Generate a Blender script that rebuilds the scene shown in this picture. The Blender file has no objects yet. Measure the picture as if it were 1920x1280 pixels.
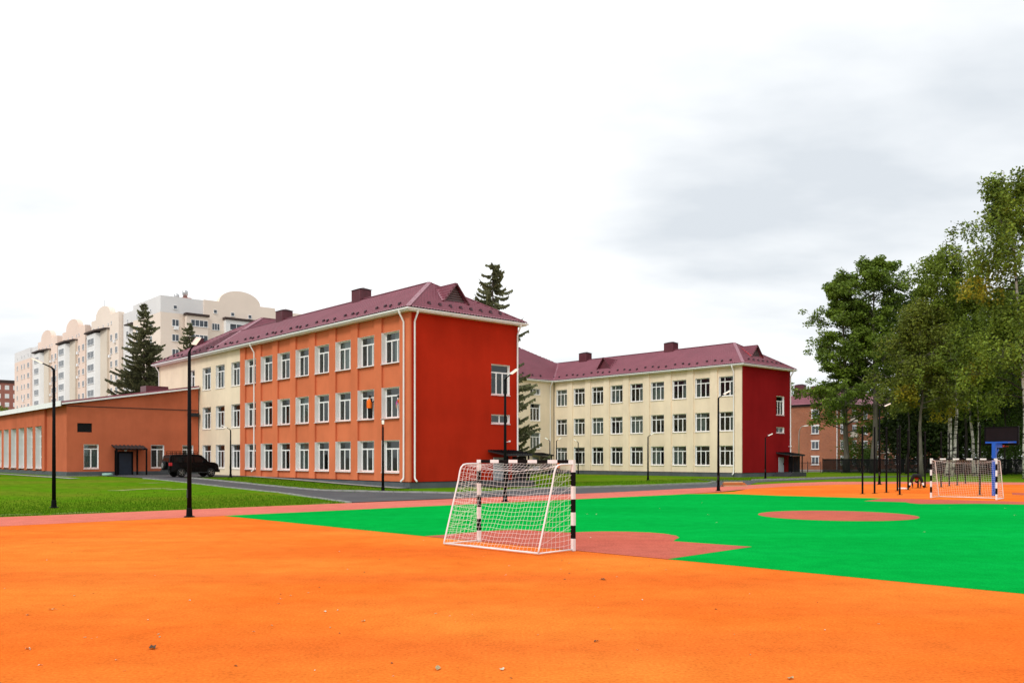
import bpy, bmesh, math, random
import numpy as np
from mathutils import Vector, Matrix
random.seed(7); rng = np.random.default_rng(7)
R = math.radians
sc = bpy.context.scene
COL = sc.collection

# ------------------------------------------------------------------ camera
CAM_H = 2.15
cd = bpy.data.cameras.new('camera'); cam = bpy.data.objects.new('camera', cd); COL.objects.link(cam)
cam.location = (0, 0, CAM_H); cam.rotation_euler = (R(90), 0, 0)
cd.sensor_width = 36; cd.lens = 36 * 1604 / 1920; cd.shift_y = 217 / 1920
cd.clip_start = 0.1; cd.clip_end = 6000
sc.camera = cam

# ------------------------------------------------------------------ sky and sun
SUN_EL, SUN_AZ = R(42), R(213)          # azimuth clockwise from +Y: behind the camera, to its left
w = bpy.data.worlds.new('World'); sc.world = w; w.use_nodes = True
nt = w.node_tree; nt.nodes.clear()
def wn(t, **k):
    n = nt.nodes.new(t)
    for a, b in k.items(): setattr(n, a, b)
    return n
out = wn('ShaderNodeOutputWorld'); bg = wn('ShaderNodeBackground'); bg.inputs[1].default_value = 1.0
sky = wn('ShaderNodeTexSky', sky_type='NISHITA', sun_disc=False, sun_elevation=SUN_EL, sun_rotation=SUN_AZ)
skys = wn('ShaderNodeVectorMath', operation='SCALE'); skys.inputs['Scale'].default_value = 0.10
nt.links.new(sky.outputs[0], skys.inputs[0])
tc = wn('ShaderNodeTexCoord'); sep = wn('ShaderNodeSeparateXYZ'); nt.links.new(tc.outputs['Generated'], sep.inputs[0])
# cloud deck: direction projected onto a flat layer overhead
zc = wn('ShaderNodeMath', operation='MAXIMUM'); nt.links.new(sep.outputs[2], zc.inputs[0]); zc.inputs[1].default_value = 0.0
za = wn('ShaderNodeMath', operation='ADD'); nt.links.new(zc.outputs[0], za.inputs[0]); za.inputs[1].default_value = 0.22
dv = wn('ShaderNodeVectorMath', operation='DIVIDE'); cmb = wn('ShaderNodeCombineXYZ')
for i in range(3): nt.links.new(za.outputs[0], cmb.inputs[i])
nt.links.new(tc.outputs['Generated'], dv.inputs[0]); nt.links.new(cmb.outputs[0], dv.inputs[1])
mp = wn('ShaderNodeMapping'); mp.inputs['Location'].default_value = (0.35, 0.55, 0.0); mp.inputs['Rotation'].default_value = (0, 0, R(25)); mp.inputs['Scale'].default_value = (0.75, 1.15, 1)
nt.links.new(dv.outputs[0], mp.inputs[0])
nz = wn('ShaderNodeTexNoise'); nz.inputs['Scale'].default_value = 1.0; nz.inputs['Detail'].default_value = 6; nz.inputs['Roughness'].default_value = 0.5
nt.links.new(mp.outputs[0], nz.inputs[0])
cr = wn('ShaderNodeValToRGB'); cr.color_ramp.elements[0].position = 0.36; cr.color_ramp.elements[1].position = 0.56
cr.color_ramp.elements[0].color = (0.73, 0.775, 0.82, 1); cr.color_ramp.elements[1].color = (1.14, 1.15, 1.15, 1)
nt.links.new(nz.outputs[0], cr.inputs[0])
# an overcast sky grows brighter towards the zenith
br = wn('ShaderNodeMath', operation='MULTIPLY_ADD'); nt.links.new(zc.outputs[0], br.inputs[0]); br.inputs[1].default_value = 0.25; br.inputs[2].default_value = 0.96
cs = wn('ShaderNodeVectorMath', operation='SCALE'); nt.links.new(cr.outputs[0], cs.inputs[0]); nt.links.new(br.outputs[0], cs.inputs['Scale'])
mx = wn('ShaderNodeMix', data_type='RGBA'); mx.inputs['Factor'].default_value = 0.94
nt.links.new(skys.outputs[0], mx.inputs['A']); nt.links.new(cs.outputs[0], mx.inputs['B'])
nt.links.new(mx.outputs['Result'], bg.inputs[0]); nt.links.new(bg.outputs[0], out.inputs[0])

sd = bpy.data.lights.new('sun', 'SUN'); sd.energy = 1.5; sd.angle = R(16); sd.color = (1.0, 0.96, 0.9)
sun = bpy.data.objects.new('sun', sd); COL.objects.link(sun)
to_sun = Vector((math.sin(SUN_AZ) * math.cos(SUN_EL), math.cos(SUN_AZ) * math.cos(SUN_EL), math.sin(SUN_EL)))
sun.rotation_euler = to_sun.to_track_quat('Z', 'Y').to_euler(); sun.location = to_sun * 200

sc.view_settings.view_transform = 'Standard'; sc.view_settings.look = 'None'
sc.view_settings.exposure = 0.05; sc.view_settings.gamma = 1.0; sc.view_settings.use_curve_mapping = False
sc.render.engine = 'CYCLES'

# ------------------------------------------------------------------ materials
MATS = {}
def mat(name, col, rough=0.8, var=0.0, vscale=1.0, bump=0.0, bscale=30.0, spec=0.3, metal=0.0, col2=None, coat=0.0, island=0.0, stretch=None, detail=5):
    """procedural material: base colour with noise between two tones, fine bump; optional random tone per island"""
    m = bpy.data.materials.new(name); m.use_nodes = True; MATS[name] = m
    n = m.node_tree.nodes; l = m.node_tree.links; p = n['Principled BSDF']
    p.inputs['Roughness'].default_value = rough; p.inputs['Metallic'].default_value = metal
    p.inputs['Specular IOR Level'].default_value = spec; p.inputs['Coat Weight'].default_value = coat
    c = (*col, 1)
    p.inputs['Base Color'].default_value = c
    tcn = n.new('ShaderNodeTexCoord'); src = tcn.outputs['Object']
    if stretch:
        mpn = n.new('ShaderNodeMapping'); mpn.inputs['Scale'].default_value = stretch; l.new(src, mpn.inputs[0]); src = mpn.outputs[0]
    last = None
    if var or col2:
        c2 = (*col2, 1) if col2 else (*[x * (1 - var) for x in col], 1)
        tx = n.new('ShaderNodeTexNoise'); tx.inputs['Scale'].default_value = vscale; tx.inputs['Detail'].default_value = detail; tx.inputs['Roughness'].default_value = 0.6
        l.new(src, tx.inputs[0])
        rp = n.new('ShaderNodeValToRGB'); rp.color_ramp.elements[0].position = 0.35; rp.color_ramp.elements[1].position = 0.65
        rp.color_ramp.elements[0].color = c2; rp.color_ramp.elements[1].color = c
        l.new(tx.outputs[0], rp.inputs[0]); last = rp.outputs[0]
    if island:
        g = n.new('ShaderNodeNewGeometry'); mr = n.new('ShaderNodeMapRange'); mr.inputs['To Min'].default_value = 1 - island; mr.inputs['To Max'].default_value = 1 + island
        l.new(g.outputs['Random Per Island'], mr.inputs['Value'])
        vm = n.new('ShaderNodeVectorMath'); vm.operation = 'SCALE'
        if last: l.new(last, vm.inputs[0])
        else: vm.inputs[0].default_value = col
        l.new(mr.outputs[0], vm.inputs['Scale']); last = vm.outputs[0]
    if last: l.new(last, p.inputs['Base Color'])
    if bump:
        b = n.new('ShaderNodeBump'); b.inputs['Strength'].default_value = bump; b.inputs['Distance'].default_value = 0.02
        t2 = n.new('ShaderNodeTexNoise'); t2.inputs['Scale'].default_value = bscale; t2.inputs['Detail'].default_value = 3
        l.new(tcn.outputs['Object'], t2.inputs[0]); l.new(t2.outputs[0], b.inputs['Height']); l.new(b.outputs[0], p.inputs['Normal'])
    return m

mat('stucco_orange', (0.71, 0.20, 0.092), 0.9, 0.14, 0.35, 0.25, 40, 0.03)
mat('stucco_red', (0.50, 0.028, 0.010), 0.9, 0.16, 0.3, 0.25, 40, 0.03)
mat('stucco_crimson', (0.30, 0.012, 0.014), 0.9, 0.14, 0.3, 0.25, 40, 0.03)
mat('stucco_cream', (0.88, 0.745, 0.56), 0.9, 0.10, 0.35, 0.2, 40, 0.03)
mat('stucco_terracotta', (0.60, 0.160, 0.078), 0.9, 0.18, 0.3, 0.25, 40, 0.03)
def streaks(name, lo=0.90):
    m = MATS[name]; n = m.node_tree.nodes; l = m.node_tree.links; p = n['Principled BSDF']; src = p.inputs['Base Color'].links[0].from_socket
    t = n.new('ShaderNodeTexCoord'); mp_ = n.new('ShaderNodeMapping'); mp_.inputs['Scale'].default_value = (0.55, 0.55, 0.10); l.new(t.outputs['Object'], mp_.inputs[0])
    a = n.new('ShaderNodeTexNoise'); a.inputs['Scale'].default_value = 1.0; a.inputs['Detail'].default_value = 6; a.inputs['Roughness'].default_value = 0.65; l.new(mp_.outputs[0], a.inputs[0])
    mr = n.new('ShaderNodeMapRange'); mr.inputs['From Min'].default_value = 0.3; mr.inputs['From Max'].default_value = 0.6; mr.inputs['To Min'].default_value = lo; mr.inputs['To Max'].default_value = 1.02; l.new(a.outputs[0], mr.inputs['Value'])
    v = n.new('ShaderNodeVectorMath'); v.operation = 'SCALE'; l.new(src, v.inputs[0]); l.new(mr.outputs[0], v.inputs['Scale']); l.new(v.outputs[0], p.inputs['Base Color'])
for q_ in ('stucco_orange', 'stucco_red', 'stucco_crimson', 'stucco_cream', 'stucco_terracotta'): streaks(q_)
mat('plinth_grey', (0.10, 0.115, 0.125), 0.75, 0.25, 0.8, 0.2, 25)
mat('roof_tile', (0.275, 0.078, 0.110), 0.28, 0.15, 0.5, 0.0, 1, 0.5)
mat('roof_flash', (0.27, 0.085, 0.12), 0.4, 0.1, 1.0, 0.0, 1, 0.5)
mat('roof_flash_red', (0.5, 0.02, 0.025), 0.4, 0.1, 1.0)
mat('chimney_metal', (0.13, 0.028, 0.04), 0.4, 0.15, 1.5, 0.0, 1, 0.5)
mat('louvre_grey', (0.16, 0.115, 0.115), 0.6, 0.2, 2.0)
mat('dark_bracket', (0.045, 0.012, 0.02), 0.5)
mat('white_trim', (0.88, 0.88, 0.88), 0.5, 0.06, 1.5)
mat('white_plastic', (0.87, 0.87, 0.87), 0.35, 0.04, 2.0, spec=0.5)
mat('curtain', (0.40, 0.45, 0.44), 0.9, 0.25, 3.0, stretch=(1, 8, 0.3))
mat('interior', (0.50, 0.44, 0.36), 0.9, 0.3, 0.6)
mat('interior_floor', (0.16, 0.11, 0.07), 0.8)
mat('dark_metal', (0.006, 0.006, 0.007), 0.6, 0.2, 4.0, spec=0.05)
mat('charcoal', (0.025, 0.027, 0.03), 0.55, 0.2, 2.0)
mat('door_blue', (0.02, 0.03, 0.05), 0.45, 0.2, 2.0)
mat('door_grey', (0.40, 0.43, 0.45), 0.5, 0.1, 2.0)
mat('concrete', (0.36, 0.36, 0.34), 0.9, 0.25, 1.2, 0.25, 18, col2=(0.24, 0.24, 0.22))
mat('asphalt', (0.085, 0.085, 0.09), 0.9, 0.3, 0.4, 0.4, 60, col2=(0.06, 0.06, 0.066))
mat('steps_grey', (0.055, 0.058, 0.065), 0.8, 0.2, 1.0)
mat('goal_white', (0.80, 0.78, 0.77), 0.5, 0.10, 3.0)
mat('goal_black', (0.008, 0.006, 0.006), 0.6, 0.2, 3.0, spec=0.05)
mat('net_white', (0.85, 0.83, 0.80), 0.8)
mat('blue_paint', (0.012, 0.10, 0.52), 0.45, 0.1, 2.0)
mat('board_dark', (0.012, 0.008, 0.010), 0.4, 0.2, 2.0, spec=0.1)
mat('rim_red', (0.45, 0.03, 0.02), 0.5)
mat('fence_dark', (0.006, 0.007, 0.008), 0.7, spec=0.1)
mat('rail_brown', (0.12, 0.05, 0.045), 0.6, 0.2, 2.0)
mat('apt_grey', (0.79, 0.77, 0.76), 0.9, 0.08, 0.15)
mat('apt_beige', (0.88, 0.75, 0.64), 0.9, 0.08, 0.15)
mat('apt_peach', (0.88, 0.69, 0.58), 0.9, 0.08, 0.15)
mat('apt_tan', (0.72, 0.63, 0.52), 0.9, 0.08, 0.15)
mat('apt_white', (0.85, 0.84, 0.82), 0.9, 0.08, 0.2)
mat('apt_brown', (0.055, 0.035, 0.03), 0.7)
mat('apt_glass', (0.035, 0.042, 0.05), 0.12, 0.5, 0.35, spec=0.25, col2=(0.11, 0.13, 0.155))
mat('steel', (0.5, 0.5, 0.5), 0.35, metal=0.8)
mat('brick_red_hazed', (0.42, 0.17, 0.13), 0.9, 0.2, 0.5)  # paler, pinker brick: distance haze is mixed into the colour
mat('bark_grey', (0.17, 0.155, 0.125), 0.95, 0.45, 1.5, 0.8, 10, stretch=(3, 3, 0.6))
mat('bark_dark', (0.045, 0.04, 0.032), 0.95, 0.4, 1.5, 0.8, 10, stretch=(3, 3, 0.6))
mat('bark_spruce', (0.07, 0.05, 0.04), 0.95, 0.4, 2, 0.5, 12)
mat('car_black', (0.003, 0.003, 0.0035), 0.25, spec=0.12)
mat('car_glass', (0.004, 0.005, 0.006), 0.08, spec=0.3)
mat('tyre', (0.012, 0.012, 0.012), 0.9)
mat('alloy', (0.30, 0.30, 0.31), 0.35, metal=0.7)
mat('tail_red', (0.55, 0.01, 0.02), 0.2, spec=0.6)
mat('vest_orange', (0.95, 0.17, 0.01), 0.8, 0.1, 5)
mat('cloth_black', (0.012, 0.011, 0.012), 0.9, 0.3, 6)
mat('cloth_pink', (0.55, 0.10, 0.36), 0.8)
mat('cloth_red', (0.25, 0.03, 0.02), 0.8)
mat('skin', (0.52, 0.30, 0.20), 0.6)
mat('hair_dark', (0.015, 0.011, 0.009), 0.7)
mat('leaf_dry', (0.46, 0.36, 0.20), 0.8, 0.3, 20)
mat('leaf_brown', (0.10, 0.06, 0.035), 0.8, 0.3, 20)
mat('leaf_pale', (0.62, 0.56, 0.42), 0.8, 0.2, 20)
mat('wood_orange', (0.58, 0.17, 0.035), 0.7, 0.3, 4, stretch=(1, 8, 8))
mat('wood_pale', (0.66, 0.45, 0.25), 0.7, 0.3, 4, stretch=(1, 8, 8))
mat('mint', (0.33, 0.55, 0.48), 0.7, 0.2, 2)
mat('paper_white', (0.8, 0.8, 0.78), 0.8)

def rubber(name, col, col2, col3):
    """EPDM granule surface: broad mottling, faint roll-out bands, fine granules"""
    m = mat(name, col, 1.0, spec=0.0); n = m.node_tree.nodes; l = m.node_tree.links; p = n['Principled BSDF']
    t = n.new('ShaderNodeTexCoord')
    a = n.new('ShaderNodeTexNoise'); a.inputs['Scale'].default_value = 0.16; a.inputs['Detail'].default_value = 4; l.new(t.outputs['Object'], a.inputs[0])
    mpn = n.new('ShaderNodeMapping'); mpn.inputs['Rotation'].default_value = (0, 0, R(-48)); mpn.inputs['Scale'].default_value = (0.06, 0.5, 1); l.new(t.outputs['Object'], mpn.inputs[0])
    b = n.new('ShaderNodeTexNoise'); b.inputs['Scale'].default_value = 1.0; b.inputs['Detail'].default_value = 3; l.new(mpn.outputs[0], b.inputs[0])
    g = n.new('ShaderNodeTexNoise'); g.inputs['Scale'].default_value = 26; g.inputs['Detail'].default_value = 5; g.inputs['Roughness'].default_value = 0.75; l.new(t.outputs['Object'], g.inputs[0])
    r1 = n.new('ShaderNodeValToRGB'); r1.color_ramp.elements[0].position = 0.38; r1.color_ramp.elements[1].position = 0.62
    r1.color_ramp.elements[0].color = (*col, 1); r1.color_ramp.elements[1].color = (*col2, 1); l.new(a.outputs[0], r1.inputs[0])
    r2 = n.new('ShaderNodeValToRGB'); r2.color_ramp.elements[0].position = 0.45; r2.color_ramp.elements[1].position = 0.7
    r2.color_ramp.elements[0].color = (0, 0, 0, 1); r2.color_ramp.elements[1].color = (0.6, 0.6, 0.6, 1); l.new(b.outputs[0], r2.inputs[0])
    m1 = n.new('ShaderNodeMix'); m1.data_type = 'RGBA'; l.new(r2.outputs[0], m1.inputs['Factor']); l.new(r1.outputs[0], m1.inputs['A']); m1.inputs['B'].default_value = (*col3, 1)
    mr = n.new('ShaderNodeMapRange'); mr.inputs['From Min'].default_value = 0.3; mr.inputs['From Max'].default_value = 0.7; mr.inputs['To Min'].default_value = 0.66; mr.inputs['To Max'].default_value = 1.28; l.new(g.outputs[0], mr.inputs['Value'])
    w2 = n.new('ShaderNodeTexNoise'); w2.inputs['Scale'].default_value = 1.7; w2.inputs['Detail'].default_value = 7; w2.inputs['Roughness'].default_value = 0.7; l.new(t.outputs['Object'], w2.inputs[0])
    mr2 = n.new('ShaderNodeMapRange'); mr2.inputs['From Min'].default_value = 0.25; mr2.inputs['From Max'].default_value = 0.6; mr2.inputs['To Min'].default_value = 0.80; mr2.inputs['To Max'].default_value = 1.03; l.new(w2.outputs[0], mr2.inputs['Value'])
    mm = n.new('ShaderNodeMath'); mm.operation = 'MULTIPLY'; l.new(mr.outputs[0], mm.inputs[0]); l.new(mr2.outputs[0], mm.inputs[1])
    vm = n.new('ShaderNodeVectorMath'); vm.operation = 'SCALE'; l.new(m1.outputs['Result'], vm.inputs[0]); l.new(mm.outputs[0], vm.inputs['Scale']); l.new(vm.outputs[0], p.inputs['Base Color'])
    bp = n.new('ShaderNodeBump'); bp.inputs['Strength'].default_value = 0.35; bp.inputs['Distance'].default_value = 0.006; l.new(g.outputs[0], bp.inputs['Height']); l.new(bp.outputs[0], p.inputs['Normal'])
rubber('rubber_orange', (0.77, 0.156, 0.021), (0.80, 0.218, 0.034), (0.68, 0.122, 0.022))
rubber('rubber_salmon', (0.54, 0.13, 0.085), (0.48, 0.115, 0.085), (0.50, 0.14, 0.10))
rubber('rubber_pink', (0.66, 0.185, 0.135), (0.60, 0.165, 0.125), (0.66, 0.20, 0.15))
rubber('rubber_green', (0.002, 0.37, 0.050), (0.002, 0.33, 0.044), (0.003, 0.40, 0.062))

def grass_mat():
    m = mat('grass', (0.09, 0.16, 0.012), 0.95, spec=0.0); n = m.node_tree.nodes; l = m.node_tree.links; p = n['Principled BSDF']
    t = n.new('ShaderNodeTexCoord')
    a = n.new('ShaderNodeTexNoise'); a.inputs['Scale'].default_value = 0.12; a.inputs['Detail'].default_value = 5; l.new(t.outputs['Object'], a.inputs[0])
    b = n.new('ShaderNodeTexNoise'); b.inputs['Scale'].default_value = 1.6; b.inputs['Detail'].default_value = 6; b.inputs['Roughness'].default_value = 0.7; l.new(t.outputs['Object'], b.inputs[0])
    r = n.new('ShaderNodeValToRGB'); e = r.color_ramp.elements; e[0].position = 0.3; e[0].color = (0.15, 0.175, 0.016, 1); e[1].position = 0.6; e[1].color = (0.085, 0.20, 0.006, 1)
    l.new(a.outputs[0], r.inputs[0])
    mr = n.new('ShaderNodeMapRange'); mr.inputs['From Min'].default_value = 0.3; mr.inputs['From Max'].default_value = 0.7; mr.inputs['To Min'].default_value = 0.7; mr.inputs['To Max'].default_value = 1.25; l.new(b.outputs[0], mr.inputs['Value'])
    vm = n.new('ShaderNodeVectorMath'); vm.operation = 'SCALE'; l.new(r.outputs[0], vm.inputs[0]); l.new(mr.outputs[0], vm.inputs['Scale']); l.new(vm.outputs[0], p.inputs['Base Color'])
grass_mat()
mat('grass_blade', (0.085, 0.185, 0.008), 0.95, island=0.35, spec=0.0)
mat('neutral_far_ground', (0.24, 0.22, 0.19), 0.95, 0.3, 0.05)  # neutral tone added to the far ground to curb green bounce light on walls
mat('bare_soil', (0.30, 0.30, 0.10), 0.95, 0.2, 2.0, col2=(0.12, 0.19, 0.015))

def glass_mat():
    m = bpy.data.materials.new('glass'); m.use_nodes = True; MATS['glass'] = m
    n = m.node_tree.nodes; l = m.node_tree.links; n.clear()
    o = n.new('ShaderNodeOutputMaterial'); g = n.new('ShaderNodeBsdfGlossy'); g.inputs['Roughness'].default_value = 0.02; g.inputs[0].default_value = (0.66, 0.72, 0.71, 1)
    t = n.new('ShaderNodeBsdfTransparent'); t.inputs[0].default_value = (0.66, 0.71, 0.69, 1)
    fr = n.new('ShaderNodeFresnel'); fr.inputs[0].default_value = 1.4; mxs = n.new('ShaderNodeMixShader')
    ad = n.new('ShaderNodeMath'); ad.operation = 'ADD'; ad.use_clamp = True; ad.inputs[1].default_value = 0.07; l.new(fr.outputs[0], ad.inputs[0]); l.new(ad.outputs[0], mxs.inputs[0]); l.new(t.outputs[0], mxs.inputs[1]); l.new(g.outputs[0], mxs.inputs[2]); l.new(mxs.outputs[0], o.inputs[0])
glass_mat()
def lamp_mat():
    m = mat('lamp_lens', (0.85, 0.85, 0.82), 0.3); p = m.node_tree.nodes['Principled BSDF']
    p.inputs['Emission Color'].default_value = (1, 0.93, 0.82, 1); p.inputs['Emission Strength'].default_value = 0.8
lamp_mat()
def birch_mat():
    m = mat('bark_birch', (0.62, 0.60, 0.55), 0.85); n = m.node_tree.nodes; l = m.node_tree.links; p = n['Principled BSDF']
    t = n.new('ShaderNodeTexCoord'); mpn = n.new('ShaderNodeMapping'); mpn.inputs['Scale'].default_value = (1.2, 1.2, 4.5); l.new(t.outputs['Object'], mpn.inputs[0])
    a = n.new('ShaderNodeTexNoise'); a.inputs['Scale'].default_value = 1.0; a.inputs['Detail'].default_value = 4; a.inputs['Roughness'].default_value = 0.7; l.new(mpn.outputs[0], a.inputs[0])
    r = n.new('ShaderNodeValToRGB'); e = r.color_ramp.elements; e[0].position = 0.43; e[0].color = (0.03, 0.028, 0.025, 1); e[1].position = 0.52; e[1].color = (0.60, 0.58, 0.53, 1); l.new(a.outputs[0], r.inputs[0]); l.new(r.outputs[0], p.inputs['Base Color'])
birch_mat()
def leaf_mat(name, a, b, island=0.4):
    m = mat(name, a, 0.6, col2=b, vscale=0.30, island=island, spec=0.25, detail=3)
    n = m.node_tree.nodes; l = m.node_tree.links; p = n['Principled BSDF']; o = [x for x in n if x.type == 'OUTPUT_MATERIAL'][0]
    tr = n.new('ShaderNodeBsdfTranslucent'); ms = n.new('ShaderNodeMixShader'); ms.inputs[0].default_value = 0.3
    l.new(p.inputs['Base Color'].links[0].from_socket, tr.inputs[0]); l.new(p.outputs[0], ms.inputs[1]); l.new(tr.outputs[0], ms.inputs[2]); l.new(ms.outputs[0], o.inputs[0])
leaf_mat('leaf_poplar', (0.195, 0.285, 0.030), (0.085, 0.140, 0.018))
leaf_mat('leaf_birch', (0.215, 0.295, 0.032), (0.105, 0.160, 0.020))
leaf_mat('leaf_olive', (0.185, 0.225, 0.028), (0.105, 0.140, 0.020))
leaf_mat('leaf_dark', (0.065, 0.105, 0.020), (0.030, 0.055, 0.012))
leaf_mat('leaf_bush', (0.130, 0.220, 0.035), (0.07, 0.13, 0.025))
leaf_mat('leaf_yellow', (0.38, 0.33, 0.02), (0.25, 0.25, 0.025))
leaf_mat('needles', (0.180, 0.190, 0.095), (0.120, 0.128, 0.065), 0.45)

# ------------------------------------------------------------------ mesh helpers
class MB:
    def __init__(s): s.v = []; s.f = []; s.m = []; s.cur = 0
    def add(s, vs, fs):
        o = len(s.v); s.v += [tuple(v) for v in vs]; s.f += [tuple(i + o for i in f) for f in fs]; s.m += [s.cur] * len(fs); return s
    def quad(s, a, b, c, d): return s.add([a, b, c, d], [(0, 1, 2, 3)])
    def box(s, x0, x1, y0, y1, z0, z1):
        return s.add([(x0,y0,z0),(x1,y0,z0),(x1,y1,z0),(x0,y1,z0),(x0,y0,z1),(x1,y0,z1),(x1,y1,z1),(x0,y1,z1)],
                     [(0,3,2,1),(4,5,6,7),(0,1,5,4),(1,2,6,5),(2,3,7,6),(3,0,4,7)])
    def obox(s, c, ax, ay, az, hx, hy, hz):
        c = Vector(c); ax = Vector(ax).normalized() * hx; ay = Vector(ay).normalized() * hy; az = Vector(az).normalized() * hz
        vs = [c + i * ax + j * ay + k * az for k in (-1, 1) for i, j in ((-1,-1),(1,-1),(1,1),(-1,1))]
        return s.add(vs, [(0,3,2,1),(4,5,6,7),(0,1,5,4),(1,2,6,5),(2,3,7,6),(3,0,4,7)])
    def bar(s, a, b, wd, ht, up=(0,0,1)):
        a = Vector(a); b = Vector(b); d = b - a; u = Vector(up)
        if abs(d.normalized().dot(u)) > 0.99: u = Vector((1, 0, 0))
        sd_ = d.cross(u).normalized(); u2 = sd_.cross(d).normalized()
        return s.obox((a + b) / 2, d, sd_, u2, d.length / 2, wd / 2, ht / 2)
    def prism(s, poly, axis, a, b):
        """poly: 2D points; axis 'x': (y,z) extruded over x, 'y': (x,z), 'z': (x,y)"""
        def P(p, q): return {'x': (q, p[0], p[1]), 'y': (p[0], q, p[1]), 'z': (p[0], p[1], q)}[axis]
        n = len(poly); vs = [P(p, a) for p in poly] + [P(p, b) for p in poly]
        fs = [tuple(range(n - 1, -1, -1)), tuple(range(n, 2 * n))] + [(i, (i + 1) % n, n + (i + 1) % n, n + i) for i in range(n)]
        return s.add(vs, fs)
    def tube(s, pts, rad, n=8, cap=True):
        pts = [Vector(p) for p in pts]; k = len(pts)
        if not hasattr(rad, '__len__'): rad = [rad] * k
        t0 = (pts[1] - pts[0]).normalized(); ref = Vector((0, 0, 1)) if abs(t0.z) < 0.9 else Vector((1, 0, 0))
        u = t0.cross(ref).normalized(); vs = []
        for i, p in enumerate(pts):
            t = (pts[min(i + 1, k - 1)] - pts[max(i - 1, 0)]).normalized()
            u = (u - t * u.dot(t)).normalized(); b = t.cross(u)
            for j in range(n):
                a = 2 * math.pi * j / n; vs.append(p + (u * math.cos(a) + b * math.sin(a)) * rad[i])
        fs = [(i * n + j, i * n + (j + 1) % n, (i + 1) * n + (j + 1) % n, (i + 1) * n + j) for i in range(k - 1) for j in range(n)]
        if cap: fs += [tuple(range(n - 1, -1, -1)), tuple((k - 1) * n + j for j in range(n))]
        return s.add(vs, fs)
    def lathe(s, prof, n=16, c=(0, 0, 0), axis='z'):
        vs = []
        for r_, z_ in prof:
            for j in range(n):
                a = 2 * math.pi * j / n; q = (r_ * math.cos(a), r_ * math.sin(a), z_)
                if axis == 'x': q = (q[2], q[0], q[1])
                if axis == 'y': q = (q[0], q[2], q[1])
                vs.append((q[0] + c[0], q[1] + c[1], q[2] + c[2]))
        k = len(prof)
        fs = [(i * n + j, i * n + (j + 1) % n, (i + 1) * n + (j + 1) % n, (i + 1) * n + j) for i in range(k - 1) for j in range(n)]
        fs += [tuple(range(n - 1, -1, -1)), tuple((k - 1) * n + j for j in range(n))]
        return s.add(vs, fs)
    def mesh(s, name, mats, smooth=False):
        me = bpy.data.meshes.new(name); me.from_pydata([tuple(v) for v in s.v], [], s.f)
        for m_ in (mats if isinstance(mats, (list, tuple)) else [mats]): me.materials.append(MATS[m_])
        if any(s.m): me.polygons.foreach_set('material_index', s.m)
        bm = bmesh.new(); bm.from_mesh(me); bmesh.ops.recalc_face_normals(bm, faces=bm.faces); bm.to_mesh(me); bm.free()
        if smooth: me.polygons.foreach_set('use_smooth', [True] * len(me.polygons))
        me.update(); return me
    def out_mesh(s, name, m_):
        me = s.mesh(name, m_)
        if me.polygons[0].normal.x > 0: me.flip_normals()
        return me
    def build(s, name, mats, parent=None, smooth=False, loc=None, rotz=0):
        return link(name, s.mesh(name, mats, smooth), parent, loc, rotz)
def link(name, me, parent=None, loc=None, rotz=0):
    o = bpy.data.objects.new(name, me); COL.objects.link(o)
    if parent: o.parent = parent
    if loc is not None: o.location = loc
    if rotz: o.rotation_euler = (0, 0, rotz)
    return o
def tag(o, label, cat, group=None):
    o['label'] = label; o['category'] = cat
    if group: o['group'] = group
    return o
def thing(name, label, cat, loc=(0, 0, 0), rotz=0, group=None):
    return tag(link(name, None, None, loc, rotz), label, cat, group)
def structure(o): o['kind'] = 'structure'; return o
def dup(o, loc=None, rotz=None, label=None, parent=None):
    c = o.copy(); COL.objects.link(c); c.parent = parent
    if loc is not None: c.location = loc
    if rotz is not None: c.rotation_euler = (0, 0, rotz)
    if label: c['label'] = label
    for ch in o.children: dup(ch, parent=c)
    return c
def raw_mesh(name, V, F, mats, midx=None):
    """V (n,3) array, F (m,4) array -> quads"""
    me = bpy.data.meshes.new(name); n = len(V); m_ = len(F)
    me.vertices.add(n); me.vertices.foreach_set('co', np.asarray(V, np.float32).ravel())
    me.loops.add(m_ * 4); me.loops.foreach_set('vertex_index', np.asarray(F, np.int32).ravel())
    me.polygons.add(m_); me.polygons.foreach_set('loop_start', np.arange(0, m_ * 4, 4, dtype=np.int32))
    for x in mats: me.materials.append(MATS[x])
    if midx is not None: me.polygons.foreach_set('material_index', np.asarray(midx, np.int32))
    me.update(calc_edges=True); return me

# ------------------------------------------------------------------ site frame: the school sets the axes; s runs along its end walls, t along its wings
OX, OY, ANG = -7.06, 59.0, R(41.84)
SX, SY = math.cos(ANG), math.sin(ANG)
def W(s, t, z=0.0): return Vector((OX + s * SX - t * SY, OY + s * SY + t * SX, z))
def sm(a, b, x):
    x = min(1, max(0, (x - a) / (b - a))); return x * x * (3 - 2 * x)
def hgt(s, t): return 0.45 * sm(-4, 27, t) * (1 - sm(2, 9, s))       # the ground climbs gently along the orange wing

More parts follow.
